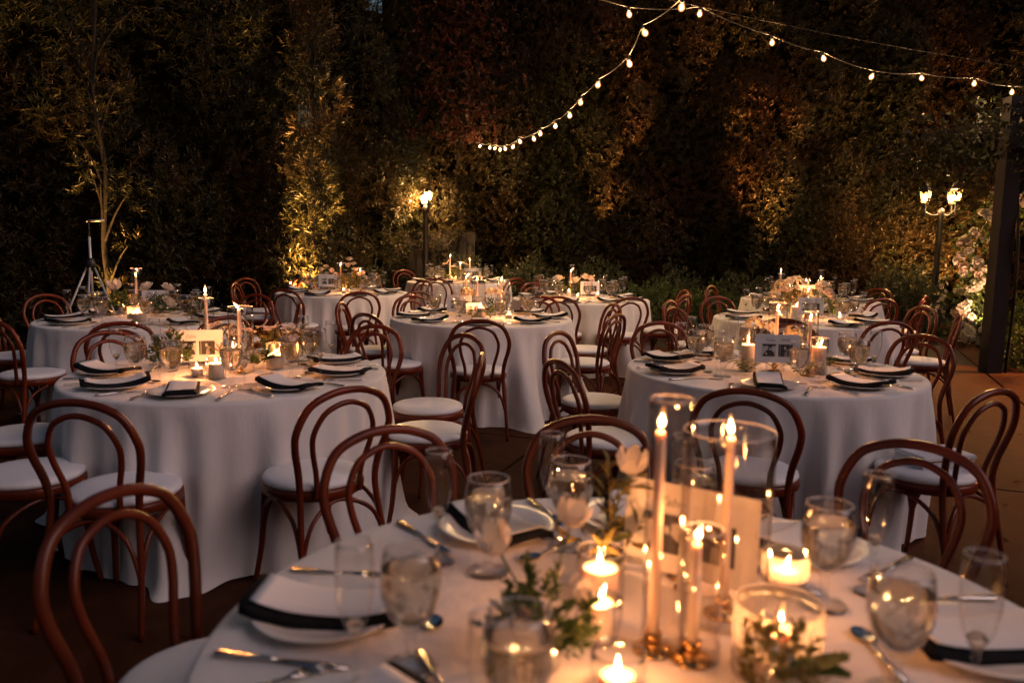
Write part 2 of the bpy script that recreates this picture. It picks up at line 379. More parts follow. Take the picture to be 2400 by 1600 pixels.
def hedge_wall(name, label, pts, height, dens, mat, seed, leafL, core_gaps=(), depth=0.55, amp=0.75):
    """a tall leafy wall along a polyline; foliage stands on the patio side of it"""
    g = np.random.default_rng(seed)
    pts = [np.array(p, float) for p in pts]
    seg = [np.linalg.norm(pts[i + 1] - pts[i]) for i in range(len(pts) - 1)]; tot = sum(seg); cum = np.cumsum([0] + seg)
    def base(u):
        i = np.clip(np.searchsorted(cum, u, side='right') - 1, 0, len(seg) - 1)
        A = np.array(pts)[i]; B = np.array(pts)[i + 1]; f = ((u - cum[i]) / np.array(seg)[i])[:, None]
        d = unit(B - A); nn = np.stack([d[:, 1], -d[:, 0]], 1)
        return A + (B - A) * f, nn
    bu, bv, br, ba = bumps(g, int(tot * height * 1.1), tot, height, 0.22, 0.75, amp)
    def relief(u, v):
        o = np.zeros(len(u))
        for a, b, r, h in zip(bu, bv, br, ba):
            q = 1 - ((u - a) ** 2 + ((v - b) * 0.85) ** 2) / (r * r); np.maximum(o, np.sqrt(np.clip(q, 0, 1)) * h, out=o)
        return o
    n = int(tot * height * dens)
    u = g.uniform(0, tot, n); v = g.uniform(0.02, height, n)
    rel = relief(u, v); d = rel - g.exponential(0.10, n) * (1.0 + 1.2 * (rel < 0.1)) + g.normal(0, 0.03, n)
    B, nn = base(u)
    P = np.stack([B[:, 0] + nn[:, 0] * d, B[:, 1] + nn[:, 1] * d, v], 1)
    e = 0.06; gu = (relief(u + e, v) - rel) / e; gv = (relief(u, v + e) - rel) / e
    tx = np.stack([-nn[:, 1], nn[:, 0]], 1)
    A = np.stack([nn[:, 0] + tx[:, 0] * gu * 0.5, nn[:, 1] + tx[:, 1] * gu * 0.5, 0.35 - gv * 0.5], 1) + g.normal(0, 0.55, (n, 3))
    K = 8
    Pl, Dl, Ul = sprigs(P, A, K, leafL * 1.5, 0.85, g)
    Ls = leafL * g.uniform(0.65, 1.2, len(Pl))
    root = thing(name, label, 'hedge', loc=(0, 0, 0))
    stuff(ob('foliage', leaves_mesh('foliage', Pl, Dl, Ul, Ls, Ls * 0.20, mat), root))
    # near-black sheet stands in for shade inside the hedge, open where sky glints through
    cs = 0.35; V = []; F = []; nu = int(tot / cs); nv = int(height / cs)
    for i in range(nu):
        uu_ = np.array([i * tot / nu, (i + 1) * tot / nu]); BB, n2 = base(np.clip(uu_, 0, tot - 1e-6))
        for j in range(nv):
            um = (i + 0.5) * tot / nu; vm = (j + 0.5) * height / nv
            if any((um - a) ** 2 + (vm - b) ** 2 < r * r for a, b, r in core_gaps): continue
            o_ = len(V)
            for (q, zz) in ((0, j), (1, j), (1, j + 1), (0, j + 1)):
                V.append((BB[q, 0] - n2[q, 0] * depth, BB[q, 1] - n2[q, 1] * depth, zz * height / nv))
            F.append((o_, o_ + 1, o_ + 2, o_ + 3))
    ob('shade_backing', mk('shade_backing', V, F, M['core'], False), root)
    # trunks standing in the hedge
    for k in range(int(tot / 1.5)):
        b_, n2 = base(np.array([0.7 + 1.5 * k])); x, y = b_[0] - n2[0] * 0.3
        ob('trunk', mk('trunk', *tube(catmull([(x, y, -0.05), (x + g.normal(0, .04), y, 0.5), (x + g.normal(0, .06), y, 1.1)], 4), lambda t: 0.05 - 0.03 * t, 6), M['bark']), root)
    return root

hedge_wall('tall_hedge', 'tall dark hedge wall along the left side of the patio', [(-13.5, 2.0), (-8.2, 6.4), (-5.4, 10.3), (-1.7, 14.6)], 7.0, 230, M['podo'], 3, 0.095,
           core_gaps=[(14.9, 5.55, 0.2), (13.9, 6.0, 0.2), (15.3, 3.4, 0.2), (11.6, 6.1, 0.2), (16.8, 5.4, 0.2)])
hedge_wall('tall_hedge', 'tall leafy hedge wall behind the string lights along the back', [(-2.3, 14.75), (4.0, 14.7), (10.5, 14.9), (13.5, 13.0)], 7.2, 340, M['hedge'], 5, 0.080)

def tree(name, label, base, trunk, clumps, nper, leafL, mat, seed, K=10):
    g = np.random.default_rng(seed); root = thing(name, label, 'tree', loc=(base[0], base[1], 0))
    b = Vector((base[0], base[1], 0))
    ob('trunk', mk('trunk', *tube(catmull(trunk, 6), lambda t: 0.036 - 0.024 * t, 8), M['bark']), root)
    limbs = MB(); tp = catmull([Vector(p) for p in trunk], 12)
    Ps, As = [], []
    for c in clumps:
        cx, cyy, cz, r = c; cl = np.array([cx - base[0], cyy - base[1], cz])
        st = min(tp, key=lambda q: (q - Vector((0, 0, max(0.3, cz - 0.35 - r)))).length + 0.0)
        limbs.add(*tube(catmull([st, (st + Vector(cl)) / 2 + Vector((0, 0, 0.06)), Vector(cl)], 4), lambda t: 0.016 - 0.011 * t, 5))
        n = int(nper * (r / 0.3) ** 2); d = unit(g.normal(0, 1, (n, 3))); rad = r * g.uniform(0.25, 1.0, (n, 1)) ** 0.6
        Ps.append(cl + d * rad * np.array([1.15, 1.0, 0.75])); As.append(d * 0.7 + np.array([0, 0, 0.25]) + g.normal(0, 0.4, (n, 3)))
    ob('limbs', limbs.mesh('limbs', M['bark']), root)
    Pl, Dl, Ul = sprigs(np.concatenate(Ps), np.concatenate(As), K, leafL * 1.3, 0.8, g)
    Ls = leafL * g.uniform(0.7, 1.25, len(Pl))
    stuff(ob('crown', leaves_mesh('crown', Pl, Dl, Ul, Ls, Ls * 0.15, mat), root))
    return root

cA = [(-4.50, 8.9, 1.97, .24), (-4.22, 8.95, 1.86, .20), (-4.72, 8.9, 2.44, .22), (-4.5, 8.9, 2.66, .18), (-4.92, 9.0, 2.95, .17), (-4.72, 8.95, 3.2, .2), (-4.48, 9.0, 3.45, .18), (-4.1, 9.0, 3.8, .2),
      (-4.93, 9.0, 3.8, .2), (-4.55, 9.0, 4.1, .24), (-4.22, 8.9, 1.30, .13), (-4.42, 8.85, 0.80, .2), (-4.3, 8.95, 2.98, .14), (-4.62, 8.9, 2.12, .16)]
tree('fern_pine', 'slender fern pine with floodlit sprays of narrow leaves behind the tripod', (-4.55, 9.0), [(0, 0, -.05), (.05, 0, .6), (-.02, .05, 1.3), (.06, 0, 2.1), (-.05, .03, 3.0), (.05, 0, 3.9), (0, 0, 4.8)], cA, 34, 0.085, M['podo'], 11)
gB = np.random.default_rng(21)
cB = [(-2.80 + gB.normal(0, .13) + (.08 if z > 2.5 else 0), 11.15 + gB.normal(0, .1), z, gB.uniform(.2, .31)) for z in np.arange(0.45, 4.9, 0.155)]
tree('fern_pine', 'columnar fern pine glowing gold from a ground light behind the far table', (-2.78, 11.25), [(0, 0, -.05), (.04, 0, .9), (-.04, 0, 2.0), (.05, 0, 3.2), (0, 0, 4.8)], cB, 60, 0.090, M['podo'], 12)
g = np.random.default_rng(19); n = 700
P = np.stack([g.normal(-.95, .42, n), 14.0 - np.abs(g.normal(0, .18, n)), g.uniform(3.0, 6.4, n)], 1)
Pl, Dl, Ul = sprigs(P, g.normal(0, .6, (n, 3)) + np.array([0, -.6, .2]), 7, .11, .9, g); Ls = .085 * g.uniform(.6, 1.2, len(Pl))
rv = thing('red_leaf_vine', 'dull red leaves of a vine on the hedge above the left street lamp', 'vine'); stuff(ob('foliage', leaves_mesh('foliage', Pl, Dl, Ul, Ls, Ls * .4, M['redleaf']), rv))
ob('stem', mk('stem', *tube(catmull([(-1.2, 15.0, -.05), (-1.1, 15.0, 2.0), (-.9, 14.95, 4.0), (-1.0, 14.9, 6.2)], 5), .03, 6), M['bark']), rv)

def shrub(label, c, rx, ry, h, n, mat, seed, leafL=0.05, name='shrub', group='low shrubs along the back hedge'):
    g = np.random.default_rng(seed); root = thing(name, label, 'shrub', group, loc=(c[0], c[1], 0))
    d = unit(g.normal(0, 1, (n, 3))); d[:, 2] = np.abs(d[:, 2]); lump = 1 + 0.16 * np.sin(d[:, 0] * 7 + seed) * np.cos(d[:, 2] * 6 + d[:, 1] * 5)
    rad = g.uniform(0.5, 1.0, n) ** 0.5 * lump
    P = np.stack([d[:, 0] * rx * rad, d[:, 1] * ry * rad, d[:, 2] * h * rad], 1)
    Pl, Dl, Ul = sprigs(P, d + g.normal(0, .5, (n, 3)) + np.array([0, 0, .3]), 6, leafL * 1.6, 0.95, g)
    Ls = leafL * g.uniform(0.6, 1.2, len(Pl))
    stuff(ob('foliage', leaves_mesh('foliage', Pl, Dl, Ul, Ls, Ls * 0.42, mat), root))
    st = MB()
    for k in range(6):
        a = k * 1.05; st.add(*tube([(0.03 * math.cos(a), 0.03 * math.sin(a), -.04), (rx * .35 * math.cos(a), ry * .35 * math.sin(a), h * .45), (rx * .6 * math.cos(a), ry * .6 * math.sin(a), h * .8)], lambda t: .012 - .007 * t, 5))
    ob('stems', st.mesh('stems', M['bark']), root); return root

shrub('pale leaved shrub behind the candles of the farthest table', (-0.85, 13.25), .62, .5, 1.12, 900, M['shrub'], 31)
shrub('rounded pale shrub just right of the farthest table', (0.25, 13.2), .68, .5, 1.05, 900, M['shrub'], 32)
shrub('spreading pale shrub behind the far centre-right table', (1.4, 13.1), .75, .5, 1.02, 950, M['shrub'], 33)
shrub('small dark shrub between the far centre-right and far right tables', (2.65, 13.15), .6, .45, .92, 700, M['shrub'], 34)
shrub('loose shrub behind the candles of the far right table', (3.8, 13.2), .65, .45, .85, 700, M['shrub'], 35)
shrub('thick rounded bush beside the right street lamp', (5.95, 12.3), .68, .55, 1.05, 1100, M['shrub'], 36)
shrub('low dark bush behind the empty chairs in the middle', (2.05, 11.6), .8, .5, .78, 800, M['green'], 37)
shrub('low dark bush behind the chair hoops of the far right table', (2.9, 11.9), .6, .45, .72, 700, M['green'], 38)
shrub('bright floodlit plant at the foot of the rose arch', (6.9, 12.0), .28, .24, .62, 320, M['shrub'], 39, 0.045, 'lit_plant', None)
shrub('dark foliage at the foot of the pergola post', (5.95, 9.25), .35, .3, .42, 300, M['green'], 40, 0.06, 'shrub', None)
shrub('leafy planting right of the pergola post', (6.35, 9.6), .42, .35, .95, 500, M['green'], 41, 0.055, 'shrub', None)

# ================================================================== garden uplights
up_body = mk('housing', *lathe([(0.001, 0), (.045, 0), (.05, .02), (.05, .10), (.058, .11), (.058, .14), (.05, .14)], 16), M['blackmetal'])
up_lens = mk('lens', *lathe([(0.001, .128), (.05, .128)], 16), M['lens'])
def uplight(label, loc, target, watts, col=(1.0, .58, .20), spot=60, blend=.8):
    root = thing('garden_uplight', label, 'spotlight', 'garden uplights', loc)
    d = (Vector(target) - Vector(loc)).normalized(); q = d.to_track_quat('Z', 'Y').to_euler()
    h = ob('housing', up_body, root, (0, 0, .04), q); ob('lens', up_lens, root, (0, 0, .04), q)
    ob('spike', mk('spike', *lathe([(.0, -.08), (.012, .04), (.012, .06)], 8), M['blackmetal']), root)
    p = Vector((0, 0, .04)) + d * .15
    lamp('uplight_beam', 'SPOT', root, p, watts, col, .03, (-d).to_track_quat('Z', 'Y').to_euler(), R(spot), blend)
uplight('garden uplight at the foot of the floodlit tree by the tripod', (-4.62, 8.62, 0), (-4.55, 9.0, 2.3), 420, (1.0, .45, .10), 60)
uplight('garden uplight at the foot of the golden column tree', (-2.86, 10.55, 0), (-2.72, 11.15, 2.4), 3000, (1.0, .43, .10), 42)
uplight('garden uplight at the hedge behind the middle of the string lights', (1.75, 13.35, 0), (1.70, 14.2, 2.7), 1700, (1.0, .38, .09), 32, 1.0)
uplight('garden uplight at the hedge behind the far right table', (4.62, 13.3, 0), (4.25, 14.2, 3.0), 2000, (1.0, .38, .09), 34, 1.0)
uplight('garden uplight shining on the plant below the rose arch', (6.78, 11.55, 0), (6.95, 12.1, 1.0), 70, (1.0, .66, .24), 70)
uplight('garden uplight shining on the hedge behind the rose arch', (7.75, 13.45, 0), (7.6, 14.4, 1.5), 750, (1.0, .44, .11), 100)
uplight('garden uplight shining up the left leg of the rose arch', (6.35, 10.85, 0), (6.75, 11.5, 1.3), 110, (1.0, .52, .27), 80)

# ================================================================== bentwood chair (faces +Y)
def chair_parts():
    P = {}
    half = [(-.205, -.275, 0.0), (-.192, -.235, .20), (-.172, -.195, .43), (-.180, -.200, .54), (-.206, -.225, .645), (-.208, -.243, .72), (-.165, -.262, .808), (-.085, -.272, .849)]
    path = half + [(0, -.275, .860)] + [(-x, y, z) for (x, y, z) in half[::-1]]
    P['back_frame'] = mk('back_frame', *tube(catmull(path, 5), lambda t: .0148 - .004 * max(0, abs(t - .5) * 2 - .62) / .38, 8), M['wood'])
    half = [(-.098, -.190, .425), (-.102, -.198, .52), (-.130, -.222, .630), (-.133, -.238, .70), (-.100, -.256, .770), (-.050, -.264, .801)]
    path = half + [(0, -.267, .811)] + [(-x, y, z) for (x, y, z) in half[::-1]]
    P['inner_hoop'] = mk('inner_hoop', *tube(catmull(path, 5), .0112, 8), M['wood'])
    P['seat_ring'] = mk('seat_ring', *lathe([(.165, .412), (.198, .410), (.207, .418), (.208, .445), (.203, .452), (.165, .452), (.165, .412)], 32), M['wood'])
    P['cushion'] = mk('cushion', *lathe([(.188, .450), (.200, .456), (.2035, .466), (.200, .476), (.185, .484), (.14, .489), (.07, .491), (.001, .492)], 32), M['cushion'])
    for s, nme in ((-1, 'L'), (1, 'R')):
        P['leg' + nme] = mk('leg', *tube(catmull([(s * .145, .135, .44), (s * .150, .142, .30), (s * .160, .155, .14), (s * .178, .178, 0)], 5), lambda t: .0165 - .0055 * t, 8), M['wood'])
    def br(a, b, top):
        a = Vector(a); b = Vector(b); t = Vector(top)
        return mk('brace', *tube(catmull([a, a.lerp(t, .30) + Vector((0, 0, .085)), t, b.lerp(t, .30) + Vector((0, 0, .085)), b], 5), .0095, 6), M['wood'])
    P['b1'] = br((-.155, .150, .20), (.155, .150, .20), (0, .165, .405)); P['b2'] = br((-.192, -.235, .20), (.192, -.235, .20), (0, -.190, .405))
    P['b3'] = br((-.155, .150, .20), (-.192, -.235, .20), (-.182, -.02, .405)); P['b4'] = br((.155, .150, .20), (.192, -.235, .20), (.182, -.02, .405))
    return P
CH = chair_parts()
def chair(label, x, y, rz, group):
    root = thing('bentwood_chair', label, 'chair', group, (x, y, 0.001), rz)
    for nm, k in (('back_frame', 'back_frame'), ('inner_hoop', 'inner_hoop'), ('seat_ring', 'seat_ring'), ('cushion', 'cushion'), ('leg', 'legL'), ('leg', 'legR'), ('brace', 'b1'), ('brace', 'b2'), ('brace', 'b3'), ('brace', 'b4')):
        ob(nm, CH[k], root)
    return root

# ================================================================== tables
TR = 0.762
TAB = {  # centre, phrase, setting angles, chairs (angle, hoop radius)
    'T0': ((0.24, 1.34), 'the nearest table', [176, 121, 84, 44, -4, -50, -145], [(160, 1.22), (120, 1.23), (88, 1.25), (45, 1.36)]),
    'T1': ((-1.40, 3.95), 'the front left table', [-171, -130, -91, -48, -3, 36, 80, 128], [(-171, 1.24), (-126, 1.22), (-95, 1.22), (-51, 1.20), (1, 1.25), (34, 1.38), (67, 1.32), (144, 1.18)]),
    'T2': ((-2.92, 6.32), 'the table by the tripod', [-168, -125, -80, -38, 8, 55, 97, 150], [(-176, 1.22), (-113, 1.22), (-71, 1.25), (-39, 1.2), (14, 1.2), (69, 1.38), (143, 1.62)]),
    'T3': ((-2.0, 9.46), 'the table before the golden tree', [-107, -62, -20, 25, 70, 118, 163, -150], [(-173, 1.23), (150, 1.62), (122, 1.42), (-107, 1.22), (-72, 1.42), (-49, 1.55), (44, 1.15)]),
    'T4': ((-0.26, 6.78), 'the middle table', [-89, -44, 2, 46, 91, 138, -178, -134], [(-89, 1.15), (-31, 1.24), (15, 1.2), (63, 1.15), (126, 1.22), (178, 1.18), (-133, 1.18)]),
    'T5': ((-0.80, 11.95), 'the farthest table', [-101, -56, -11, 34, 79, 124, 169, -146], [(-101, 1.19), (180, 1.22), (130, 1.55), (0, 1.15), (-45, 1.2)]),
    'T6': ((0.76, 9.0), 'the far centre-right table', [-106, -61, -16, 29, 74, 119, 164, -151], [(114, 1.15), (-106, 1.2), (-71, 1.18), (4, 1.15), (-28, 1.15)]),
    'T7': ((1.39, 4.26), 'the table with the NINE card', [150, -160, -110, -62, -14, 27, 70, 112], [(-112, 1.24), (-64, 1.22), (-158, 1.26), (149, 1.3), (106, 1.38), (67, 1.42), (32, 1.42)]),
    'T8': ((2.55, 7.03), 'the table behind the NINE card', [-79, -124, -169, 146, 101, 56, 11, -34], [(155, 1.2), (-168, 1.18), (114, 1.18), (12, 1.18), (-79, 1.15), (-28, 1.2), (-116, 1.15)]),
    'T9': ((3.43, 9.30), 'the far right table', [-75, -120, -165, 150, 105, 60, 15, -30], [(144, 1.15), (28, 1.12), (-75, 1.15), (-33, 1.15)]),
}
WORDS = ['right', 'back right', 'back', 'back left', 'left', 'front left', 'front', 'front right']
def words(angs):
    free = dict(enumerate(WORDS)); out = {}
    for i in sorted(range(len(angs)), key=lambda i: abs((angs[i] + 22.5) % 45 - 22.5)):
        k = min(free, key=lambda q: abs((angs[i] - 45 * q + 180) % 360 - 180)); out[i] = free.pop(k)
    return [out[i] for i in range(len(angs))]

def tablecloth(key, c, phrase, seed):
    g = np.random.default_rng(seed); nth = 288; th = np.linspace(0, 2 * PI, nth, endpoint=False)
    def wrap(a): return (a + PI) % (2 * PI) - PI
    nf = 17; fa = (np.arange(nf) + g.uniform(-.32, .32, nf)) * 2 * PI / nf; fw = g.uniform(.045, .115, nf); fh = g.uniform(.015, .06, nf); fd = g.normal(0, .10, nf)
    nk = int(g.integers(15, 19)); ph1, ph2 = g.uniform(0, 6.28, 2)
    corner = g.uniform(0, PI / 2) + np.arange(4) * PI / 2
    if key == 'T4': corner = R(-62) + np.arange(4) * PI / 2
    if key == 'T1': corner = R(-86) + np.arange(4) * PI / 2
    rows = []
    for r in (0.0008, .18, .36, .52, .64, .72): rows.append(np.stack([r * np.cos(th), r * np.sin(th), np.full(nth, .762)], 1))
    for r, z in ((TR - .012, .7615), (TR - .004, .759), (TR + .001, .753), (TR + .003, .745)): rows.append(np.stack([r * np.cos(th), r * np.sin(th), np.full(nth, z)], 1))
    ts = np.concatenate([np.linspace(.06, .9, 15), [.95, .985, 1.0]])
    low = .012 + .010 * np.sin(3 * th + g.uniform(0, 6)) + .008 * np.sin(7 * th + g.uniform(0, 6))
    for t_ in ts:
        r = TR + .004 + .006 * min(1, t_ * 3) + .004 * t_ + .010 * np.sin(2 * th + seed) * t_ + min(1.0, t_ * 2.2) ** .7 * (.019 * np.sin(nk * th + ph1 + .5 * np.sin(3 * th + ph2)) + .011 * np.sin((2 * nk + 3) * th + ph2 + .4 * t_))
        for a, w_, h_, d_ in zip(fa, fw, fh, fd):
            q = wrap(th - a - d_ * t_); grow = min(1.0, t_ * 1.9) ** .75
            r = r + h_ * grow * np.exp(-(q / (w_ * (1 + .35 * t_))) ** 2) - .5 * h_ * grow * np.exp(-((q - 2.0 * w_) / (w_ * 1.3)) ** 2)
        z = np.full(nth, .745) * (1 - t_) + low * t_
        for a in corner:
            q = np.abs(wrap(th - a)); k = np.exp(-(q / .17) ** 2); k2 = np.exp(-(q / .34) ** 2)
            r = r + {'T4': 1.9, 'T1': 0.9}.get(key, 1.0) * (.085 * k + .045 * k2 * np.cos(q * 9)) * t_ ** 1.6; z = z - low * t_ * k * .9
            if t_ > .94: r = r + .05 * k * (t_ - .94) / .06
        rows.append(np.stack([r * np.cos(th), r * np.sin(th), np.maximum(z, .004)], 1))
    V = np.concatenate(rows); F = []
    for i in range(len(rows) - 1):
        for k in range(nth):
            k2 = (k + 1) % nth
            F.append((i * nth + k, i * nth + k2, (i + 1) * nth + k2, (i + 1) * nth + k))
    o = ob('tablecloth', mk('tablecloth', V, F, M['cloth']), None, (c[0], c[1], 0))
    return tag(o, 'floor-length white linen cloth on ' + phrase, 'tablecloth', 'round tablecloths')

# ---- tableware meshes
PLATE = mk('plate', *lathe([(.001, .0), (.085, .0), (.090, .004), (.118, .014), (.135, .018), (.1365, .0195), (.134, .0205), (.115, .0165), (.090, .0085), (.082, .007), (.001, .007)], 40), M['plate'])
def strip(L, W, nl, nw_, zf, th_, name, mat, drape=0.0):
    """folded slab lying along X, sagging as zf(s, u) says"""
    V = []; F = []
    for lay in (0, 1):
        for i in range(nl + 1):
            for j in range(nw_ + 1):
                s = -1 + 2 * i / nl; q = -1 + 2 * j / nw_
                z = zf(s, q); V.append((s * L / 2, q * W / 2 * (1.0 if lay else 1.05), z + (th_ if lay else 0) - (drape * abs(q) ** 3 if lay else drape * 1.2 * abs(q) ** 3)))
    n1 = (nl + 1) * (nw_ + 1); idx = lambda l, i, j: l * n1 + i * (nw_ + 1) + j
    for i in range(nl):
        for j in range(nw_):
            F.append((idx(1, i, j), idx(1, i + 1, j), idx(1, i + 1, j + 1), idx(1, i, j + 1))); F.append((idx(0, i, j), idx(0, i, j + 1), idx(0, i + 1, j + 1), idx(0, i + 1, j)))
        F.append((idx(0, i, 0), idx(0, i + 1, 0), idx(1, i + 1, 0), idx(1, i, 0))); F.append((idx(0, i, nw_), idx(1, i, nw_), idx(1, i + 1, nw_), idx(0, i + 1, nw_)))
    for j in range(nw_):
        F.append((idx(0, 0, j), idx(1, 0, j), idx(1, 0, j + 1), idx(0, 0, j + 1))); F.append((idx(0, nl, j), idx(0, nl, j + 1), idx(1, nl, j + 1), idx(1, nl, j)))
    return mk(name, V, F, mat)
NAP, MENU = [], []
for k, (a, b, c_) in enumerate(((.016, .004, .0), (.024, -.004, .3), (.020, .008, -.3), (.012, .002, .5))):
    zf = lambda s, q, a=a, b=b, c_=c_: .012 + a * abs(s) ** 2.2 + b * s + .003 * c_ * q * s
    NAP.append(strip(.280, .130, 14, 6, zf, .014, 'napkin', M['napkin'], .006))
    MENU.append(strip(.245, .108, 14, 4, lambda s, q, zf=zf: zf(s * .875, q) + .0150 + .004 * abs(s) ** 3, .0012, 'menu_card', M['paper']))

def outline(pts, z, th_):
    n = len(pts); V = [(x, y, z(x) if callable(z) else z) for x, y in pts]; V += [(a, b, c + th_) for a, b, c in V]
    F = [tuple(range(n - 1, -1, -1)), tuple(range(n, 2 * n))]
    F += [(i, (i + 1) % n, n + (i + 1) % n, n + i) for i in range(n)]
    return V, F
def sym(half): return half + [(x, -y) for x, y in half[::-1] if abs(y) > 1e-9]
def cutlery():
    hz = lambda x: .0015 + .004 * max(0, x) / .1
    handle = sym([(.0, .0035), (.03, .0042), (.075, .0075), (.098, .0085), (.108, .006), (.111, 0)])
    kb = MB().add(*outline(handle, .002, .006)).add(*outline([(.002, .004), (-.05, .0085), (-.10, .0095), (-.121, .004), (-.124, -.004), (-.06, -.0075), (.002, -.005)], .0025, .0018))
    fk = MB().add(*outline(handle, hz, .0028)).add(*outline(sym([(.004, .003), (-.02, .003), (-.035, .010), (-.052, .0115), (-.054, 0)]), .004, .002))
    for q in (-.0098, -.0033, .0033, .0098):
        fk.add(*outline([(-.050, q - .0016), (-.092, q - .0010), (-.092, q + .0010), (-.050, q + .0016)], lambda x: .004 - .0022 * math.sin((x + .05) / -.042 * 2.4), .0018))
    sp = MB().add(*outline(handle, hz, .0028)).add(*outline(sym([(.004, .003), (-.02, .003)]), .003, .002))
    Vb = []; Fb = []
    for i in range(6):
        for k in range(16):
            a = 2 * PI * k / 16; q = i / 5; Vb.append((-.045 + math.cos(a) * .029 * q, math.sin(a) * .019 * q, .001 + .0055 * q * q))
    for i in range(5):
        for k in range(16): Fb.append((i * 16 + k, i * 16 + (k + 1) % 16, (i + 1) * 16 + (k + 1) % 16, (i + 1) * 16 + k))
    sp.add(Vb, Fb)
    return kb.mesh('table_knife', M['steel']), fk.mesh('table_fork', M['steel']), sp.mesh('dessert_spoon', M['steel'])
KNIFE, FORK, SPOON = cutlery()
def glassware():
    gb = [(.001, 0), (.037, 0), (.038, .0025), (.030, .0055), (.012, .0095), (.0068, .015), (.0062, .030), (.0085, .038), (.0070, .046), (.011, .054), (.022, .064), (.0335, .082), (.0405, .106), (.0415, .125), (.0385, .150), (.0355, .166), (.0345, .1665), (.0348, .160), (.0372, .150)]
    wt = [(.001, .060), (.012, .062), (.0212, .068), (.0318, .084), (.0385, .106), (.0396, .124), (.0388, .136), (.0384, .1400), (.036, .1392), (.001, .139)]
    fl = [(.001, 0), (.031, 0), (.032, .0025), (.024, .005), (.008, .010), (.0042, .018), (.0040, .066), (.0062, .074), (.0045, .080), (.010, .092), (.0185, .112), (.0245, .140), (.0262, .165), (.0250, .195), (.0238, .216), (.0230, .2165), (.0233, .210), (.0243, .196)]
    gem = [(.001, .085), (.006, .088), (.0135, .103), (.009, .108), (.001, .106)]
    return (mk('goblet_bowl', *lathe(gb, 28), M['glass']), mk('water', *lathe(wt, 24), M['water']), mk('flute', *lathe(fl, 24), M['glass']), mk('flute_base', *lathe(gem, 10), M['water']))
GOB, WAT, FLU, GEM = glassware()
def glint_ring(r, z, w_): return mk('rim_glint', *lathe([(r - w_, z), (r, z + w_), (r + w_, z), (r, z - w_), (r - w_, z)], 28), M['rim_glint'])
GRIM, FRIM = glint_ring(.0350, .1665, .0009), glint_ring(.0234, .2165, .0008)

def setting(c, a, pos, phrase, g, full=True):
    ca, sa = math.cos(a), math.sin(a); z0 = .7635
    at = lambda r, da: (c[0] + r * math.cos(a + da), c[1] + r * math.sin(a + da), z0)
    def place(r, tx):  # r outward, tx to the diner's right (counter-clockwise)
        return (c[0] + r * ca - tx * sa, c[1] + r * sa + tx * ca, z0)
    S = ' at the %s setting of %s' % (pos, phrase)
    jit = g.normal(0, .2); pc = place(.565 + g.normal(0, .008), g.normal(0, .01))
    tag(ob('dinner_plate', PLATE, None, pc, (0, 0, a)), 'white dinner plate' + S, 'plate', 'plates under the napkins')
    k = int(g.integers(0, 4)); nl = (pc[0], pc[1], z0 + .0005)
    tag(ob('folded_napkin', NAP[k], None, nl, (0, 0, a + jit + (PI if g.random() < .5 else 0))), 'black folded napkin' + S, 'napkin', 'black napkins on the plates')
    rot = bpy.data.objects[-1].rotation_euler.z if False else a + jit
    tag(ob('menu_card', MENU[k], None, (nl[0], nl[1], nl[2]), (0, 0, COL.objects[-1].rotation_euler.z)), 'white menu card' + S, 'menu', 'menu cards on the napkins')
    gp = at(.405 + g.normal(0, .012), R(21 + g.normal(0, 2)))
    gob = thing('water_goblet', 'stemmed water goblet' + S, 'glass', 'water goblets', gp, g.uniform(0, 6)); gob.scale = (1.2,) * 3; ob('goblet_bowl', GOB, gob); ob('rim_glint', GRIM, gob); ob('water', WAT, gob)
    fp = at(.497 + g.normal(0, .012), R(24.5 + g.normal(0, 2)))
    flu = thing('champagne_flute', 'empty champagne flute' + S, 'glass', 'champagne flutes', fp); flu.scale = (1.12,) * 3; ob('flute_bowl', FLU, flu); ob('rim_glint', FRIM, flu); ob('flute_base', GEM, flu)
    tag(ob('table_knife', KNIFE, None, place(.60, .172), (0, 0, a + g.normal(0, .10))), 'steel knife' + S, 'knife', 'table knives')
    tag(ob('table_fork', FORK, None, place(.60, -.172), (0, 0, a + g.normal(0, .08))), 'steel fork' + S, 'fork', 'table forks')
    if full: tag(ob('dessert_spoon', SPOON, None, place(.385, -.03), (0, 0, a - PI / 2 + g.normal(0, .12))), 'dessert spoon' + S, 'spoon', 'dessert spoons')

for key, (c, phrase, sets, chairs) in TAB.items():
    sd_ = 100 + int(key[1]); g = np.random.default_rng(sd_)
    tablecloth(key, c, phrase, sd_)
    for a, pos in zip(sets, words(sets)): setting(c, R(a + g.normal(0, 1.5)), pos, phrase, g, key in ('T0', 'T1', 'T7', 'T2'))
    for (a, r), pos in zip(chairs, words([q[0] for q in chairs])):
        rs = max(.93, r - .272); q = R(a)
        chair('bentwood chair with white seat at the %s of %s' % (pos, phrase), c[0] + rs * math.cos(q), c[1] + rs * math.sin(q), q + PI / 2 + g.normal(0, .06), 'bentwood chairs around the round tables')

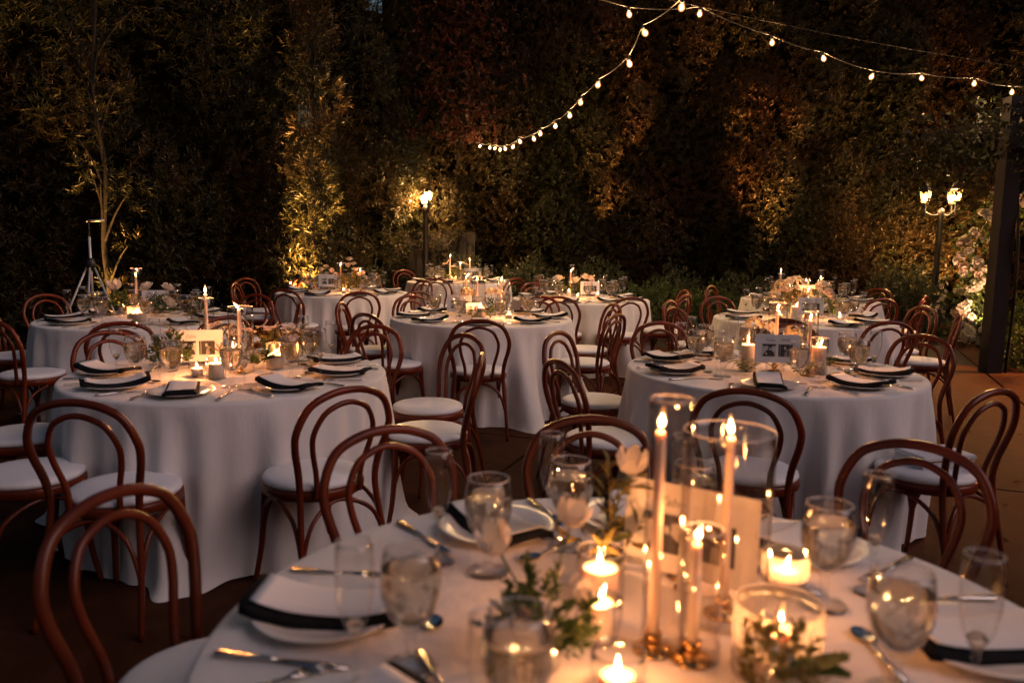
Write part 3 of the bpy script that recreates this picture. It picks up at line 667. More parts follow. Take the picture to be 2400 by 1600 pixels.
# ================================================================== candles
FLAME = mk('flame', *lathe([(.0005, -.001), (.0050, .003), (.0076, .010), (.0072, .016), (.0046, .026), (.0020, .035), (.0003, .041)], 10), M['flame'])
FCORE = [mk('flame_core', *lathe([(.0005, .002), (.0030 * k, .005), (.0048 * k, .010), (.0046 * k, .015), (.0029 * k, .022 * q), (.0012, .028 * q), (.0003, .032 * q)], 10), M['flamecore']) for k, q in ((1, 1), (.85, 1.2), (1.1, .85))]
WICK = mk('wick', *tube([(0, 0, -.002), (0, 0, .007)], .0012, 5), M['wick'])
def lit(root, z, g, s=1.0, watts=None):
    watts = watts or (CANDLE_W if root.location.y < 2 else CANDLE_W * 2.9)
    ob('wick', WICK, root, (0, 0, z)); f = ob('flame', FLAME, root, (0, 0, z + .004), (g.normal(0, .2), g.normal(0, .2), g.uniform(0, 6)), (s, s, s * g.uniform(.8, 1.25)))
    ob('flame_core', FCORE[int(g.integers(0, 3))], f)
    lamp('candle_light', 'POINT', root, (0, 0, z + .024), watts, WARM, .006)
CZ = .7635
gC = np.random.default_rng(77)
def taper(x, y, top, label, holder=True, rad=.0096):
    root = thing('taper_candle', 'lit taper candle ' + label, 'candle', 'taper candles', (x, y, CZ)); h = top - CZ
    ob('wax', mk('wax', *lathe([(.001, .02), (rad, .02), (rad * .98, h * .5), (rad * .86, h - .006), (rad * .6, h), (.001, h - .001)], 14), M['waxpink']), root)
    ob('holder', mk('holder', *lathe([(.001, 0), (.034, 0), (.034, .003), (.012, .007), (.0085, .014), (.0145, .018), (.0145, .034), (.012, .034), (.012, .020), (.001, .020)], 20), M['gold']), root)
    lit(root, h, gC); return root
def cylinder(x, y, top, r, label, mat='hurricane'):
    h = top - CZ; rip = 44 if mat == 'ribbed' else 0
    o = ob('glass_cylinder', mk('glass_cylinder', *lathe([(r - .004, .0006), (r, .003), (r, h - .002), (r - .0012, h), (r - .0026, h - .001), (r - .0026, h - .02)], 176 if rip else 32, rip, .02 if rip else 0), M[mat]), None, (x, y, CZ))
    ob('rim_glint', glint_ring(r - .001, h, .0011), o)
    return tag(o, label, 'candle glass', 'glass cylinders around candles')
def pillar(x, y, top, r, label):
    root = thing('pillar_candle', 'lit pillar candle ' + label, 'candle', 'pillar candles', (x, y, CZ)); h = top - CZ
    ob('wax', mk('wax', *lathe([(.001, .003), (r, .003), (r, h - .004), (r * .93, h), (r * .8, h - .004), (.001, h - .007)], 24), M['wax']), root); lit(root, h - .007, gC, 1.1); return root
VG = {}
def votive(x, y, label, r=.036, h=.066, wh=.034, mat='glass', rip=0):
    root = thing('votive_candle', 'lit votive candle ' + label, 'candle', 'votive candles', (x, y, CZ)); k = (r, h, wh, mat, rip)
    if k not in VG:
        VG[k] = (mk('votive_glass', *lathe([(.001, 0), (r * .72, 0), (r * .8, .003), (r, h * .55), (r * .98, h), (r * .94, h), (r * .95, h * .8)], 48 if rip else 24, rip, .018 if rip else 0), M[mat]),
                 mk('wax', *lathe([(.001, .004), (r * .66, .004), (r * .68, wh - .002), (r * .62, wh), (.001, wh - .003)], 20), M['wax']))
    ob('glass', VG[k][0], root); ob('wax', VG[k][1], root); lit(root, wh - .003, gC); return root

# ================================================================== table number cards
def photo_mesh(v):
    me = bpy.data.meshes.new('photo'); V = []; F = []; mi = []
    def poly(pts, lay, m_):
        o_ = len(V); V.extend([(x, -.0004 * lay, y) for x, y in pts]); F.append(tuple(range(o_, o_ + len(pts)))); mi.append(m_)
    def ell(cx, cy_, rx, ry, lay, m_): poly([(cx + rx * math.cos(q * PI / 8), cy_ + ry * math.sin(q * PI / 8)) for q in range(16)], lay, m_)
    hw, hh = .034, .031
    if v == 0:
        poly([(-hw, -hh), (hw, -hh), (hw, hh), (-hw, hh)], 1, 2)
        poly([(-.032, -hh), (.030, -hh), (.026, -.012), (.008, .002), (-.008, .002), (-.02, -.012)], 2, 0); poly([(-hw, hh), (-.028, .018), (-.008, .022), (.004, .014), (.022, .020), (hw, .024), (hw, hh)], 2, 0)
        ell(.004, .009, .0085, .012, 3, 0); ell(.005, .006, .0048, .007, 4, 2); ell(-.012, -.018, .004, .006, 3, 2)
    else:
        poly([(-hw, -hh), (hw, -hh), (hw, hh), (-hw, hh)], 1, 0); poly([(-.005, -hh), (.012, -hh), (.010, -.004), (-.002, -.004)], 2, 1); ell(-.002, .012, .005, .008, 2, 2); poly([(-.028, -hh), (-.024, -hh), (-.024, hh), (-.028, hh)], 2, 1); ell(.010, .002, .010, .004, 3, 1)
    me.from_pydata(V, [], F); me.update()
    for m_ in ('ink', 'printmid', 'printlite'): me.materials.append(M[m_])
    me.polygons.foreach_set('material_index', mi); return me
PHOTO = [photo_mesh(0), photo_mesh(1)]
def lettering(body, size, shear, parent, loc):
    cu = bpy.data.curves.new('lettering', 'FONT'); cu.body = body; cu.size = size; cu.shear = shear; cu.align_x = 'CENTER'; cu.resolution_u = 2; cu.materials.append(M['inkgrey'])
    tmp = bpy.data.objects.new('tmp', cu); me = bpy.data.meshes.new_from_object(tmp); bpy.data.objects.remove(tmp)
    return ob('lettering', me, parent, loc, (PI / 2, 0, 0))
CARD = mk('card', *boxv(-.108, .108, -.001, .001, 0, .142), M['paper'], False)
STAND = MB().add(*lathe([(.001, 0), (.024, 0), (.024, .003), (.004, .005), (.003, .012)], 16)).add(*tube([(0, 0, .005), (0, 0, .05), (0, .003, .062), (.007, .003, .068), (0, .003, .074), (-.007, .003, .068), (0, .003, .062)], .0013, 6)).mesh('stand', M['gold'])
def card(x, y, z, rz, label, text=('Table', None), tilt=-.06, s=1.0):
    root = thing('table_number_card', label, 'table card', 'table number cards', (x, y, CZ), rz)
    b = ob('card', CARD, root, (0, 0, z - CZ), (tilt, 0, 0), s)
    ob('stand', STAND, root)
    for v, px in ((0, -.040), (1, .040)): ob('photo', PHOTO[v], b, (px, -.0014, .062))
    lettering(text[0], .021, .35, b, (-.036 if text[1] else -.03, -.0014, .106))
    if text[1]: lettering(text[1], .021, 0, b, (.038, -.0014, .107))
    return root

# ================================================================== flowers
def petal(L, W, cup, curl, n=3):
    """grid petal growing along +X from the origin, cupped upwards"""
    V = []; F = []
    for i in range(n + 1):
        t_ = i / n; wd = W * (math.sin(PI * min(1, .12 + t_ * .80)) ** .8)
        for j in range(3):
            q = j - 1; V.append((L * t_ * math.cos(cup * (.3 + .7 * t_)), q * wd / 2, L * t_ * math.sin(cup * (.3 + .7 * t_)) + abs(q) * W * .12 - curl * L * max(0, t_ - .7) ** 1.5))
    for i in range(n):
        for j in range(2): F.append((i * 3 + j, (i + 1) * 3 + j, (i + 1) * 3 + j + 1, i * 3 + j + 1))
    return V, F
def rose(mat, s=1.0, seed=0):
    g = np.random.default_rng(seed); b = MB()
    for ring, (n, cup, L) in enumerate(((4, 1.42, .030), (5, 1.20, .034), (6, .90, .037), (7, .52, .040))):
        for k in range(n):
            a = 2 * PI * k / n + ring * .5 + g.normal(0, .12); b.add(*petal(L * s * g.uniform(.9, 1.1), .030 * s, cup + g.normal(0, .08), .5 if ring > 1 else 0), Matrix.Rotation(a, 4, 'Z') @ Matrix.Translation((.003 * s, 0, 0)))
    return b.mesh('bloom', M[mat])
def tulip(mat, s=1.0, seed=0):
    g = np.random.default_rng(seed); b = MB()
    for k in range(6): b.add(*petal(.056 * s, .036 * s, 1.22 - .18 * (k % 2) + g.normal(0, .05), -.15), Matrix.Rotation(k * PI / 3 + g.normal(0, .1), 4, 'Z') @ Matrix.Translation((.006 * s, 0, 0)))
    return b.mesh('bloom', M[mat])
def daisy(mat, s=1.0, seed=0):
    g = np.random.default_rng(seed); b = MB()
    for k in range(6): b.add(*petal(.034 * s * g.uniform(.85, 1.15), .026 * s, .28 + g.normal(0, .15), .3), Matrix.Rotation(k * PI / 3 + g.normal(0, .15), 4, 'Z'))
    return b.mesh('bloom', M[mat])
def cluster(mat, s=1.0, seed=0):
    g = np.random.default_rng(seed); b = MB()
    for k in range(34):
        d = Vector(g.normal(0, 1, 3)); d.z = abs(d.z) * .9; d.normalize(); M_ = Matrix.Translation(d * .036 * s) @ d.to_track_quat('Z', 'Y').to_matrix().to_4x4() @ Matrix.Rotation(g.uniform(0, 6), 4, 'Z')
        for q in range(4): b.add(*petal(.011 * s, .010 * s, .25, .2, 2), M_ @ Matrix.Rotation(q * PI / 2, 4, 'Z'))
    return b.mesh('bloom', M[mat])
BLOOM = {'rose': [rose('petal', 1, 1), rose('petal', .9, 2), rose('petalpk', 1, 3)], 'tulip': [tulip('petal', 1, 4), tulip('petal', 1.05, 5)], 'daisy': [daisy('petalpk', 1, 6), daisy('petal', 1.1, 7), daisy('petalpk', .9, 8)],
         'cluster': [cluster('cream', 1, 9), cluster('petal', 1, 10)], 'blush': [rose('petalpk', .8, 11), rose('petalpk', .7, 12), tulip('petalpk', .65, 13)]}
VASE = mk('vase', *lathe([(.001, 0), (.026, 0), (.030, .004), (.033, .03), (.026, .055), (.016, .075), (.017, .092), (.0155, .092), (.0148, .075)], 20), M['glass'])
def greens(g, n, r, h, L, wr, mat, base=(0, 0, .05), up=.5):
    d = unit(g.normal(0, 1, (n, 3))); d[:, 2] = np.abs(d[:, 2])
    P = np.array(base) + d * np.array([r, r, h]) * g.uniform(.3, 1.0, (n, 1)) ** .6
    Pl, Dl, Ul = sprigs(P, d + np.array([0, 0, up]) + g.normal(0, .45, (n, 3)), 7, L * 1.5, .9, g)
    Ls = L * g.uniform(.6, 1.25, len(Pl)); return leaves_mesh('foliage', Pl, Dl, Ul, Ls, Ls * wr, M[mat])
def bouquet(x, y, label, kind, heads, nleaf=40, r=.08, h=.10, L=.035, wr=.35, mat='green', seed=0, big=0, vase=True):
    """heads: (dx, dy, z above table, scale) of each bloom"""
    g = np.random.default_rng(seed + 500); root = thing('flower_arrangement', label, 'flowers', 'flower arrangements', (x, y, CZ))
    if vase: ob('vase', VASE, root)
    if nleaf: stuff(ob('foliage', greens(g, nleaf, r, h, L, wr, mat), root))
    for i, hd in enumerate(heads):
        dx, dy, z, s = hd[:4]; kd = hd[4] if len(hd) > 4 else kind; tip = Vector((dx, dy, z)); d = (tip - Vector((0, 0, .02))).normalized()
        st = catmull([(0, 0, .02), Vector((dx * .35, dy * .35, z * .55)), tip], 4)
        ob('stem', mk('stem', *tube(st, .0022, 5), M['stem']), root)
        tilt = (d + Vector((0, -.25 * g.random(), .1))).to_track_quat('Z', 'Y').to_euler(); tilt.rotate_axis('Z', g.uniform(0, 6))
        ob('bloom', BLOOM[kd][i % len(BLOOM[kd])], root, tip, tilt, s * (1.3 if y > 2 else 1.0))
    for k in range(big):
        a = g.uniform(0, 6.28); q = petal(g.uniform(.07, .11), .045, g.uniform(.2, .9), .6, 4)
        ob('leaf', mk('leaf', *q, M['green']), root, (.01 * math.cos(a), .01 * math.sin(a), g.uniform(.03, .08)), (0, 0, a))
    return root
def fern(x, y, label, seed, n=9, L=.13):
    g = np.random.default_rng(seed); root = thing('fern_spray', label, 'greenery', 'fern sprays on the tables', (x, y, CZ)); P, D, U, S = [], [], [], []
    fr = MB()
    for k in range(n):
        a = 2 * PI * k / n + g.normal(0, .25); l = L * g.uniform(.7, 1.15); pts = []
        for i in range(13):
            t_ = i / 12; p = Vector((math.cos(a) * l * t_, math.sin(a) * l * t_, .012 + .06 * math.sin(t_ * 2.6) * g.uniform(.9, 1.1))); pts.append(p)
            if i > 1:
                for s in (-1, 1): P.append(p); q = a + s * 1.0; D.append((math.cos(q), math.sin(q), -.1)); U.append((0, 0, 1)); S.append(.034 * (1.15 - t_))
        fr.add(*tube(pts, .0012, 4))
    ob('stalks', fr.mesh('stalks', M['stem']), root)
    stuff(ob('foliage', leaves_mesh('foliage', np.array(P, float), np.array(D, float), np.array(U, float), np.array(S), np.array(S) * .3, M['green']), root))

# ---- nearest table
N0 = ' on the nearest table'
taper(.245, 1.285, 1.143, 'in the narrow cylinder, tallest' + N0); cylinder(.262, 1.29, 1.195, .036, 'tall narrow glass cylinder with a taper' + N0)
taper(.398, 1.42, 1.100, 'inside the wide glass cylinder' + N0); cylinder(.395, 1.42, 1.112, .082, 'wide clear glass cylinder' + N0)
taper(.305, 1.255, .965, 'standing low before the photo card' + N0); cylinder(.318, 1.262, .985, .034, 'short glass cylinder before the photo card' + N0)
taper(.36, 1.585, .905, 'just behind the photo card' + N0)
pillar(.176, 1.475, .828, .036, 'beside the flowers, farther of two' + N0); cylinder(.176, 1.475, .862, .047, 'low glass around the farther pillar candle' + N0)
votive(.156, 1.315, 'beside the flowers, nearer of two' + N0, .040, .078, .070)
votive(.168, 1.150, 'at the near edge of the candles' + N0, .042, .072, .032)
votive(.546, 1.52, 'in a rounded bowl glass' + N0, .046, .082, .046, 'ribbed')
pillar(.430, 1.215, .840, .030, 'in the ribbed glass' + N0); cylinder(.430, 1.215, .885, .068, 'ribbed glass holder behind the leaves' + N0, 'ribbed')
card(.352, 1.525, .788, R(-34), 'cream card with two photos glowing between the candles' + N0, s=1.28, tilt=-.05)
bouquet(.055, 1.225, 'leafy spray with white tulips' + N0, 'tulip', [(-.070, -.005, .195, .85), (.045, .055, .215, .8), (.055, .0, .115, .7), (-.03, -.03, .10, .5, 'blush')], 52, .075, .10, .022, .5, 'green', 1, 5)
bouquet(.20, 1.60, 'single white tulip leaning beside the card' + N0, 'tulip', [(.036, -.04, .225, .95)], 12, .05, .12, .05, .25, 'olive', 2, 3)
bouquet(.405, 1.115, 'small olive leaves before the ribbed glass' + N0, 'tulip', [], 24, .055, .075, .024, .5, 'olive', 3, 3)
# ---- table with the NINE card
N7 = ' beside the NINE card'
card(1.325, 3.985, .841, R(-8), 'white table card lettered Table NINE with two dark photos', ('Table', 'NINE'))
taper(1.39, 4.21, 1.086, 'tallest,' + N7); cylinder(1.395, 4.215, 1.122, .048, 'tall glass cylinder behind the NINE card')
taper(1.51, 4.06, 1.050, 'in a narrow glass just right of' + N7[7:]); cylinder(1.515, 4.065, 1.090, .036, 'narrow glass cylinder right of the NINE card')
pillar(1.24, 4.19, .905, .034, 'in the jar left of the NINE card'); cylinder(1.24, 4.19, .998, .046, 'glass jar around the pillar candle left of the NINE card')
pillar(1.59, 4.13, .905, .037, 'in the jar right of the NINE card'); cylinder(1.59, 4.13, .950, .046, 'glass jar around the pillar candle right of the NINE card')
bouquet(1.31, 4.44, 'pale blossom cluster in a bud vase left behind the NINE card', 'cluster', [(.03, 0, .215, 1.0), (.12, .01, .195, .9)], 8, .03, .08, .03, .3, 'green', 11)
bouquet(1.55, 4.46, 'pale blossom cluster in a bud vase right behind the NINE card', 'cluster', [(.01, 0, .165, 1.0)], 8, .03, .08, .03, .3, 'green', 12)
fern(1.205, 4.08, 'fern spray left under the NINE card', 21); fern(1.455, 3.99, 'fern spray right under the NINE card', 22); fern(1.66, 4.22, 'fern spray behind the right jar of the NINE card table', 23, 7, .10)
# ---- front left table
N1 = ' on the front left table'
card(-1.585, 4.02, .802, R(12), 'cream card with a photo half hidden by flowers' + N1, s=1.12)
taper(-1.62, 4.24, 1.128, 'with a leaning flame, tallest' + N1); cylinder(-1.618, 4.24, 1.105, .038, 'slim glass cylinder behind the card' + N1)
taper(-1.34, 3.93, 1.078, 'inside the wide cylinder' + N1); cylinder(-1.335, 3.935, 1.090, .060, 'wide glass cylinder before the flowers' + N1)
votive(-1.51, 3.815, 'in a clear tumbler before the card' + N1, .040, .064, .040)
pillar(-1.40, 3.765, .838, .037, 'near the front edge' + N1); cylinder(-1.40, 3.765, .868, .044, 'clear glass around the front pillar candle' + N1)
pillar(-1.205, 4.05, .842, .034, 'in the textured glass' + N1); cylinder(-1.205, 4.05, .895, .042, 'textured glass holder right of the flowers' + N1, 'ribbed')
votive(-1.495, 4.27, 'glowing behind the card' + N1, .042, .12, .08)
bouquet(-1.19, 4.20, 'loose white cosmos flowers over yellow-green leaves' + N1, 'daisy', [(-.06, -.03, .19, 1.15), (.03, -.02, .185, 1.2), (.075, 0, .17, 1.2), (-.12, .02, .20, 1.0), (.0, .05, .15, 1.0), (.055, -.05, .145, .8)], 85, .15, .13, .038, .16, 'olive', 31, 3)
bouquet(-1.47, 4.15, 'white petals and wisps standing behind the card' + N1, 'daisy', [(-.07, 0, .205, 1.1), (.03, -.02, .16, 1.1), (.10, .02, .175, 1.0), (-.02, .04, .185, .9)], 60, .13, .12, .035, .16, 'olive', 32)
bouquet(-1.69, 3.95, 'dark leafy bunch left of the card' + N1, 'daisy', [(-.02, .02, .19, .8)], 60, .075, .13, .03, .4, 'green', 33)
bouquet(-1.27, 4.00, 'big dark leaves at the foot of the flowers' + N1, 'daisy', [], 4, .04, .05, .04, .5, 'green', 34, 7, False)
# ---- table by the tripod
N2 = ' on the table by the tripod'
taper(-3.17, 6.78, 1.075, 'in the tall cylinder' + N2); cylinder(-3.165, 6.78, 1.135, .050, 'tall glass cylinder' + N2)
pillar(-2.86, 6.10, .835, .055, 'wide, near the front' + N2); cylinder(-2.86, 6.10, .878, .064, 'wide low glass around the big candle' + N2, 'ribbed')
votive(-3.26, 6.70, 'left of the tall cylinder' + N2, .040, .10, .06)
card(-2.96, 6.66, .822, R(6), 'white photo card half hidden by roses' + N2)
bouquet(-2.86, 6.50, 'white roses in a cut glass vase' + N2, 'rose', [(-.09, 0, .215, 1.35), (.06, .02, .215, 1.3), (-.09, -.03, .10, 1.2), (.08, -.02, .10, 1.3)], 40, .10, .10, .035, .4, 'green', 41, 3)
bouquet(-3.20, 6.55, 'white calla and dark leaves left' + N2, 'tulip', [(-.03, 0, .20, 1.3)], 40, .09, .12, .04, .3, 'green', 42)
bouquet(-2.50, 6.24, 'pale open flowers at the right' + N2, 'daisy', [(.02, 0, .11, 1.4), (-.05, .03, .10, 1.3)], 25, .08, .06, .035, .3, 'olive', 43)
# ---- table before the golden tree
N3 = ' on the table before the golden tree'
taper(-2.05, 9.60, 1.070, 'in the wide cylinder' + N3); cylinder(-2.045, 9.60, 1.10, .055, 'wide amber-lit cylinder' + N3)
taper(-1.80, 9.53, 1.010, 'in the small cylinder' + N3); cylinder(-1.80, 9.53, 1.05, .037, 'small glass cylinder' + N3)
card(-2.14, 9.32, .835, R(-4), 'white two-photo card' + N3)
bouquet(-2.20, 9.55, 'blush blossoms above the card' + N3, 'blush', [(-.06, 0, .24, 1.2), (-.01, .02, .28, 1.1), (.05, 0, .22, 1.2), (.10, -.02, .19, 1.1), (.0, -.03, .20, 1.0)], 40, .10, .14, .035, .3, 'olive', 51)
bouquet(-1.92, 9.50, 'tall blush buds over green leaves' + N3, 'blush', [(.0, 0, .37, 1.2), (.04, .02, .32, 1.1), (-.02, .0, .29, 1.1), (.06, 0, .25, 1.1), (.09, .02, .19, 1.2), (.14, 0, .20, 1.1), (.17, -.02, .17, 1.0)], 80, .14, .15, .04, .25, 'olive', 52)
# ---- middle table
N4 = ' on the middle table'
taper(-.41, 7.10, 1.078, 'left of three' + N4); cylinder(-.395, 7.10, 1.115, .045, 'left glass cylinder' + N4)
taper(-.305, 6.90, 1.072, 'middle of three' + N4); cylinder(-.285, 6.905, 1.10, .050, 'middle glass cylinder' + N4)
taper(-.10, 7.05, 1.062, 'right of three' + N4); cylinder(-.085, 7.05, 1.068, .052, 'right glass cylinder' + N4)
pillar(-.265, 6.74, .850, .034, 'in the jar' + N4); cylinder(-.265, 6.74, .942, .042, 'glass jar around the pillar candle' + N4)
card(-.455, 6.85, .800, R(-12), 'white two-photo card' + N4); card(-.33, 6.80, .795, R(24), 'small blush card leaning beside the tapers' + N4, s=.62)
bouquet(-.40, 6.97, 'cream blossom head above the cards' + N4, 'cluster', [(-.0, 0, .185, 1.2), (.06, .02, .17, 1.0)], 20, .06, .08, .03, .35, 'green', 61)
bouquet(-.165, 6.95, 'two cream blossom heads before the right taper' + N4, 'cluster', [(-.02, 0, .185, 1.1), (.045, .02, .19, 1.0)], 20, .06, .08, .03, .35, 'green', 62)
fern(-.33, 6.66, 'fern spray left of the pillar candle' + N4, 63); fern(-.18, 6.64, 'fern spray right of the pillar candle' + N4, 64)
# ---- farthest table
N5 = ' on the farthest table'
taper(-.94, 12.05, 1.125, 'tallest, at the left' + N5); taper(-.79, 12.1, 1.01, 'shortest, in the middle' + N5); taper(-.645, 12.08, 1.07, 'at the right' + N5)
cylinder(-.785, 12.1, 1.05, .045, 'glass cylinder in the middle' + N5); votive(-.90, 11.85, 'below the tall taper' + N5, .042, .10, .06); votive(-.845, 11.98, 'among the leaves' + N5, .042, .10, .06)
card(-.61, 11.90, .82, R(-4), 'white two-photo card' + N5)
bouquet(-.80, 11.82, 'dark leaves with a few pale flowers' + N5, 'daisy', [(-.17, .05, .27, 1.5), (.08, .05, .26, 1.5), (-.08, .04, .22, 1.2)], 70, .17, .11, .035, .35, 'green', 71)
# ---- far centre-right table
N6 = ' on the far centre-right table'
taper(.66, 9.22, 1.045, 'in the tallest cylinder' + N6); cylinder(.675, 9.22, 1.128, .032, 'tallest slim glass cylinder' + N6)
taper(.92, 9.40, .965, 'in the short cylinder behind the card' + N6); cylinder(.92, 9.40, 1.00, .036, 'short glass cylinder behind the card' + N6)
card(.86, 8.95, .815, R(10), 'white two-photo card' + N6)
votive(.63, 9.02, 'left of the tall cylinder' + N6, .036, .10, .075); votive(.70, 8.72, 'at the front' + N6, .036, .055, .05); votive(.945, 8.97, 'right of the card' + N6, .036, .055, .05)
bouquet(.54, 9.20, 'single white rose at the left' + N6, 'rose', [(-.02, 0, .185, 1.4)], 20, .06, .09, .035, .35, 'green', 81)
bouquet(.78, 9.25, 'pale roses between the cylinders' + N6, 'rose', [(-.06, 0, .16, 1.5), (.05, .02, .20, 1.5), (.10, .0, .185, 1.3)], 40, .11, .10, .035, .35, 'green', 82)
# ---- table behind the NINE card
N8 = ' on the table behind the NINE card'
card(2.535, 6.83, .822, R(-5), 'white two-photo card' + N8)
taper(2.60, 7.10, 1.0, 'rising over the card' + N8); pillar(2.43, 6.88, .885, .045, 'white, left of the card' + N8); cylinder(2.605, 7.10, 1.03, .05, 'glass cylinder behind the card' + N8)
bouquet(2.48, 7.16, 'tall mass of cream blossoms left' + N8, 'cluster', [(-.10, 0, .28, 1.1), (0, .02, .30, 1.2), (-.05, -.04, .23, 1.1, 'rose'), (.06, 0, .24, 1.1, 'rose'), (-.14, .02, .20, 1.0)], 70, .13, .17, .045, .2, 'olive', 91)
bouquet(2.74, 7.12, 'tall mass of cream blossoms right' + N8, 'rose', [(.0, 0, .27, 1.2), (.06, .02, .22, 1.1), (-.05, .02, .25, 1.1), (.08, -.03, .16, 1.1), (.10, .0, .11, 1.0), (.03, -.04, .20, 1.2)], 70, .13, .15, .04, .3, 'green', 92)
# ---- far right table
N9 = ' on the far right table'
taper(2.99, 9.02, 1.085, 'in the slim cylinder at the left' + N9); cylinder(2.995, 9.02, 1.07, .038, 'slim glass cylinder at the left' + N9)
taper(3.59, 9.40, .985, 'sunk in the tall cylinder at the right' + N9); cylinder(3.585, 9.40, 1.10, .036, 'tall glass cylinder at the right' + N9)
votive(3.44, 9.46, 'raised in a jar behind the card' + N9, .046, .24, .20); votive(3.15, 9.16, 'left of the blossoms' + N9, .045, .18, .15)
card(3.38, 9.12, .80, R(-4), 'white two-photo card' + N9)
bouquet(3.24, 9.24, 'heap of cream blossoms left of the card' + N9, 'rose', [(-.06, 0, .19, 1.3), (.02, .02, .22, 1.4), (.08, 0, .18, 1.3), (-.12, 0, .12, 1.1)], 40, .12, .11, .035, .35, 'green', 95)
bouquet(3.55, 9.20, 'heap of cream blossoms right of the card' + N9, 'rose', [(-.03, 0, .17, 1.3), (.04, 0, .15, 1.2), (.0, -.03, .10, 1.1)], 40, .10, .09, .035, .35, 'green', 96)

votive(-.03, 6.72, 'near the right settings' + N4); votive(-1.95, 9.30, 'before the tall buds' + N3); votive(2.82, 6.90, 'right of the card' + N8); votive(2.34, 7.02, 'behind the white pillar candle' + N8); votive(3.30, 8.98, 'before the card' + N9)
# ================================================================== things on chairs
q = R(-64); cx, cyy = 1.39 + .95 * math.cos(q), 4.26 + .95 * math.sin(q)
BOOK = MB().add(*bevbox(-.13, .13, -.09, .09, 0, .030, .003)).mesh('case', M['whitebox'], False)
bk = thing('white_box', 'flat white box with a gold clasp line on the chair seat', 'box', None, (cx + .05, cyy + .03, .494), R(14)); ob('case', BOOK, bk)
ob('lid', mk('lid', *bevbox(-.133, .133, -.093, .093, .033, .052, .006), M['paper'], False), bk); ob('clasp_line', mk('clasp_line', *boxv(-.10, .11, -.0945, -.0905, .0295, .0345), M['gold'], False), bk)
q = R(32); cx, cyy = 1.39 + 1.148 * math.cos(q), 4.26 + 1.148 * math.sin(q)
PAP = strip(.24, .16, 8, 4, lambda s, q: .002 + .006 * abs(s) ** 2, .004, 'folded_paper', M['paper'])
tag(ob('folded_paper', PAP, None, (cx, cyy, .4925), (0, 0, R(10))), 'folded white paper lying on a chair seat right of the NINE card table', 'paper')

# ================================================================== string lights
BG = mk('glass', *lathe([(.0005, -.077), (.014, -.073), (.0235, -.060), (.0265, -.047), (.0225, -.032), (.0140, -.020), (.0125, -.012)], 14), M['bulb'])
BF = mk('filament', *lathe([(.0005, -.066), (.009, -.060), (.0135, -.050), (.011, -.038), (.005, -.028), (.0005, -.024)], 10), M['bulbcore'])
BS = mk('socket', *lathe([(.001, .016), (.012, .014), (.0155, .002), (.0155, -.014), (.012, -.016)], 12), M['plastic'])
def bulb(p, label, grp, tilt):
    root = thing('string_light_bulb', label, 'light bulb', grp, p); root.rotation_euler = tilt
    ob('glass', BG, root); ob('filament', BF, root); ob('socket', BS, root); lamp('bulb_light', 'POINT', root, (0, 0, -.055), BULB_W, (1.0, .60, .26), .02)
sA = [(1.18, 6.0, 3.09), (.98, 6.53, 3.03), (.95, 7.06, 2.91), (.76, 7.59, 2.82), (.64, 8.12, 2.76), (.57, 8.65, 2.71), (.45, 9.18, 2.67), (.30, 9.71, 2.65), (.23, 10.24, 2.65), (.05, 10.77, 2.67), (-.01, 11.3, 2.66), (-.14, 11.83, 2.69), (-.21, 12.36, 2.73), (-.29, 12.89, 2.80), (-.40, 13.42, 2.87), (-.57, 13.95, 2.94)]
sB = [(1.01, 7.6, 3.45), (1.71, 7.85, 3.53), (2.47, 8.1, 3.34), (3.06, 8.35, 3.25), (3.69, 8.6, 3.13), (4.3, 8.85, 3.16), (5.01, 9.1, 3.17), (5.58, 9.35, 3.13)]
ORD = ['first', 'second', 'third', 'fourth', 'fifth', 'sixth', 'seventh', 'eighth', 'ninth', 'tenth', 'eleventh', 'twelfth', 'thirteenth', 'fourteenth', 'fifteenth', 'sixteenth']
def string(pts, label, nm, ext0, ext1, up_=.055):
    pp = [Vector(ext0)] + [Vector(p) + Vector((0, 0, up_)) for p in pts] + [Vector(ext1)]; path = []
    for i in range(len(pp) - 1):
        for k in range(5):
            t_ = k / 5; path.append(pp[i].lerp(pp[i + 1], t_) - Vector((0, 0, .022 * math.sin(PI * t_))))
    path.append(pp[-1])
    root = thing('string_light_cable', 'thin cable of the string of bulbs ' + label, 'cable', None, tuple(pp[0])); o0 = pp[0]
    ob('cable', mk('cable', *tube([p - o0 for p in path], .0055, 5), M['cable']), root)
    wire = [pp[0].lerp(pp[-1], k / 12) + Vector((0, 0, .04 - .25 * math.sin(PI * k / 12) if nm == 'a' else .02 - .10 * math.sin(PI * k / 12))) for k in range(13)]
    if nm == 'b': ob('support_wire', mk('support_wire', *tube([p - o0 for p in wire], .0025, 4), M['cable']), root)
    for i, p in enumerate(pts):
        bulb((p[0], p[1], p[2] + .035), 'lit bulb, %s from the %s of the string %s' % (ORD[i], 'near end' if nm == 'a' else 'left end', label), 'bulbs on the string ' + label, (gC.normal(0, .25), gC.normal(0, .25), 0))
string(sA, 'curving down to the hedge corner', 'a', (1.75, 5.0, 3.45), (-.95, 14.5, 3.15))
string(sB, 'running across to the pergola', 'b', (-.2, 7.2, 3.75), (7.6, 10.1, 3.35))

